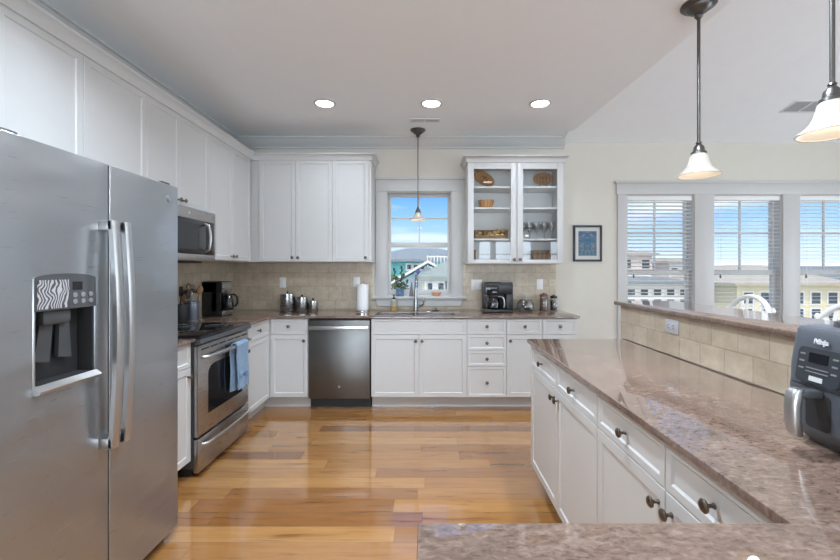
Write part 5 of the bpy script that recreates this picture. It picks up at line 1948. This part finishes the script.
# ================================================================== BLINDS
def blind(label, x0, x1, z0, z1, tilt):
    t = thing('window_blind', label, 'blind', ((x0 + x1) / 2, YB + 0.028, z1))
    b = B()
    b.box(x0 + 0.016, x1 - 0.016, YB + 0.002, YB + 0.052, z1 - 0.066, z1 - 0.015, 0.003)
    b.build('head_rail', 'blind', t)
    b = B()
    z = z1 - 0.085
    n_ = 0
    while z > z0 + 0.06:
        b.box(x0 + 0.018, x1 - 0.018, -0.0235, 0.0235, -0.0012, 0.0012, M=Matrix.Translation((0, YB + 0.027, z)) @ Matrix.Rotation(R(tilt), 4, 'X'))
        z -= 0.0425
        n_ += 1
    b.build('slat', 'blind', t)
    b = B(); b.box(x0 + 0.018, x1 - 0.018, YB + 0.004, YB + 0.050, z0 + 0.02, z0 + 0.045, 0.003); b.build('bottom_rail', 'blind', t)
    b = B()
    for xx in (x0 + 0.10, x1 - 0.10):
        for yy in (YB + 0.003, YB + 0.051):
            b.tube([(xx, yy, z0 + 0.04), (xx, yy, z1 - 0.06)], 0.0009, 5)
    b.build('ladder_cord', 'blind', t)
    b = B()
    b.tube([(x0 + 0.085, YB - 0.001, z1 - 0.06), (x0 + 0.085, YB - 0.001, 1.315)], 0.0011, 5)
    co = b.build('pull_cord', 'blind', t)
    B().lathe([(0, -0.045), (0.009, -0.045), (0.010, -0.03), (0.004, 0.0), (0, 0.0)], 12, Matrix.Translation((x0 + 0.085, YB - 0.001, 1.315))).build('tassel', 'bronze', co)
    B().tube([(x1 - 0.10, YB - 0.004, z1 - 0.06), (x1 - 0.10, YB - 0.004, 1.50)], 0.004, 8).build('tilt_wand', 'lightgrey', t)


blind('white slatted blind in the window nearest the framed picture', *DW_[0], -13)
blind('white slatted blind in the window behind the fully seen bar stool', *DW_[1], -1.5)
blind('white slatted blind in the window behind the air fryer', *DW_[2], -2)

# ================================================================== OUTSIDE
GZ = -6.0
struct(B().box(-60, 120, 6.5, 160, GZ - 0.2, GZ).build('ground', 'sand'))


def house(label, x, y, w, d, zeave, zridge, wallm, roofm, ridge='x', hip=0.0, over=0.4, wins=None, rz=0.0, trimm='whitesid'):
    t = thing('beach_house', label, 'house', (x, y, GZ), rz)
    e0, e1 = zeave - GZ, zridge - GZ
    b = B(); b.box(-w / 2, w / 2, 0, d, 0, e0)
    if hip == 0 and ridge == 'y':
        b.prism([(-w / 2, e0), (w / 2, e0), (0, e1 - 0.15)], 'y', 0, d)
    if hip == 0 and ridge == 'x':
        b.prism([(0, e0), (d, e0), (d / 2, e1 - 0.15)], 'x', -w / 2, w / 2)
    wl_ = b.build('wall', wallm, t, local=True)
    b = B()
    if hip:
        W2 = w / 2 + over
        ly = d / 2
        c = [(-W2, -over, e0), (W2, -over, e0), (W2, d + over, e0), (-W2, d + over, e0)]
        tq = bmesh.new()
        V = [tq.verts.new(p) for p in c] + [tq.verts.new((p[0], p[1], p[2] + 0.15)) for p in c]
        if ridge == 'x':
            rg = [tq.verts.new((-W2 + hip, ly, e1)), tq.verts.new((W2 - hip, ly, e1))]
            tq.faces.new((V[4], V[5], rg[1], rg[0])); tq.faces.new((V[6], V[7], rg[0], rg[1]))
            tq.faces.new((V[5], V[6], rg[1])); tq.faces.new((V[7], V[4], rg[0]))
        else:
            rg = [tq.verts.new((0, -over + hip, e1)), tq.verts.new((0, d + over - hip, e1))]
            tq.faces.new((V[4], V[5], rg[0])); tq.faces.new((V[6], V[7], rg[1]))
            tq.faces.new((V[5], V[6], rg[1], rg[0])); tq.faces.new((V[7], V[4], rg[0], rg[1]))
        for i in range(4):
            j = (i + 1) % 4
            tq.faces.new((V[i], V[j], V[4 + j], V[4 + i]))
        tq.faces.new((V[3], V[2], V[1], V[0]))
        bmesh.ops.recalc_face_normals(tq, faces=tq.faces)
        b._take(tq)
    else:
        k = 0.16
        if ridge == 'y':
            s = (e1 - e0) / (w / 2)
            W2 = w / 2 + over
            lo_ = e0 - s * over
            b.prism([(-W2, lo_), (0, e1), (W2, lo_), (W2, lo_ + k), (0, e1 + k), (-W2, lo_ + k)], 'y', -over, d + over)
        else:
            s = (e1 - e0) / (d / 2)
            lo_ = e0 - s * over
            b.prism([(-over, lo_), (d / 2, e1), (d + over, lo_), (d + over, lo_ + k), (d / 2, e1 + k), (-over, lo_ + k)], 'x', -w / 2 - over, w / 2 + over)
    b.build('roof', roofm, t, local=True)
    for (wx, wz, ww, wh) in (wins or []):
        f = B().box(wx - ww / 2 - 0.1, wx + ww / 2 + 0.1, -0.06, 0.0, wz - GZ - wh / 2 - 0.1, wz - GZ + wh / 2 + 0.1).build('window', trimm, t, local=True)
        B().box(wx - ww / 2, wx + ww / 2, -0.09, -0.05, wz - GZ - wh / 2, wz - GZ + wh / 2).build('pane', 'housewin', f, local=True)
    return t


# seen through the kitchen window
hs = house('teal beach house with big grey hip roof behind the nearer houses', -0.4, 26, 7.6, 9, 1.90, 3.0, 'teal', 'greyroof', 'x', 3.2, 0.5,
           [(-0.80, 1.55, 0.24, 0.28), (-0.38, 1.55, 0.24, 0.28), (0.04, 1.55, 0.24, 0.28), (-1.7, 0.6, 0.5, 0.6)])
b = B()
for k in range(7):
    b.box(0.35 + k * 0.2, 0.40 + k * 0.2, -1.6, -1.55, 1.50 - GZ, 2.28 - GZ if k in (0, 3, 6) else 2.15 - GZ)
b.box(0.33, 1.62, -1.62, -1.53, 2.12 - GZ, 2.20 - GZ).box(0.33, 1.62, -1.65, 0.0, 1.45 - GZ, 1.56 - GZ).box(0.35, 0.45, -1.6, -1.5, 0, 1.46 - GZ).box(1.50, 1.60, -1.6, -1.5, 0, 1.46 - GZ)
b.build('balcony', 'whitesid', hs, local=True)
hb = house('pale blue gabled beach house in front of the teal one', 0.0, 18.7, 5.2, 4.5, 0.15, 1.66, 'bluesid', 'greyroof', 'y', 0, 0.35, [(-1.2, -0.9, 0.5, 0.8)])
sl = (1.66 - 0.15) / 2.6
b = B()
for sg_ in (-1, 1):
    b.prism([(0, 1.66 - GZ + 0.15), (sg_ * 2.95, 1.66 - GZ - sl * 2.95 + 0.15), (sg_ * 2.95, 1.66 - GZ - sl * 2.95 + 0.03), (0, 1.66 - GZ + 0.03)], 'y', -0.40, -0.352)
b.build('rake_board', 'whitesid', hb, local=True)
house('cream beach house with grey green roof nearest the kitchen window', 2.9, 12.6, 6.2, 5.0, 1.02, 2.5, 'creamsid', 'greenroof', 'x', 2.6, 0.15,
      [(-2.84, 0.80, 0.14, 0.30), (-2.50, 0.80, 0.16, 0.30), (-2.2, 0.80, 0.14, 0.30), (-1.1, 0.62, 0.36, 0.5), (0.4, 0.62, 0.5, 0.5)])


def tree(label, x, y, h, r, seed):
    t = thing('coastal_tree', label, 'tree', (x, y, GZ))
    random.seed(seed)
    B().tube([(0, 0, 0), (0.05, 0, h * 0.5), (0, 0.05, h * 0.85)], 0.13, 8, radii=[0.16, 0.12, 0.06]).build('trunk', 'bark', t, local=True)
    b = B()
    for k in range(240):
        a = random.uniform(0, 2 * PI)
        q = random.uniform(0, 1)
        rr = r * math.sqrt(random.uniform(0, 1)) * (1 - 0.55 * q)
        b.ball(rr * math.cos(a), rr * math.sin(a), h * (0.35 + 0.65 * q), r * random.uniform(0.06, 0.16), seg=6, rough=0.35)
    o = b.build('foliage', 'foliage', t, local=True, smooth=0)


tree('green leafy tree below the kitchen window, beside the blue pot', -0.82, 10.0, 7.25, 0.52, 4)
tree('low green shrub tree at the corner of the cream house', -0.72, 11.7, 6.98, 0.34, 9)

# seen through the dining windows
def grid(x0, x1, n_, zs, w, h):
    return [(x0 + (x1 - x0) * k / max(1, n_ - 1), z, w, h) for k in range(n_) for z in zs]


house('white apartment block rising behind the houses, seen in the first dining window', 21.5, 44, 5.5, 8, 3.0, 3.9, 'pinksid', 'tanroof', 'x', 2.5, 0.5, grid(-2, 2, 3, (2.0, 0.2), 0.8, 0.9))
house('white house with grey roof and dark windows, low in the first dining window', 16.6, 29.5, 5.6, 8, 0.35, 0.85, 'whitesid', 'greyroof', 'x', 2.0, 0.5, grid(-1.9, 1.9, 5, (-0.25, -0.95), 0.5, 0.4))
house('distant white block at the edge of the first dining window', 27.6, 44, 3.0, 8, 2.2, 2.8, 'whitesid', 'tanroof', 'x', 1.4, 0.4, grid(-1, 1, 2, (1.2, -0.2), 0.6, 0.7))
house('cream beach house with tan roof in the middle dining window', 24.0, 27.0, 7.0, 8, 0.35, 1.75, 'creamsid', 'tanroof', 'x', 2.6, 0.5, grid(-2.8, 2.8, 6, (-0.5, -1.6), 0.55, 0.75))
house('long white house far behind the cream one', 38.0, 42, 15, 8, 1.7, 2.3, 'whitesid', 'whitesid', 'x', 2.0, 0.6, grid(-6, 6, 8, (0.8,), 0.8, 0.7))
house('pale blue beach house in the dining window behind the air fryer', 30.7, 29.0, 5.0, 8, 0.2, 1.5, 'bluesid', 'greyroof', 'y', 0, 0.4, grid(-1.6, 1.6, 3, (-0.6, -1.7), 0.6, 0.8))
house('cream house beside the pale blue one, far past the air fryer', 35.4, 38.2, 3.2, 2.8, -0.1, 0.9, 'creamsid', 'tanroof', 'x', 1.5, 0.4, grid(-1, 1, 2, (-0.9, -1.9), 0.6, 0.8))
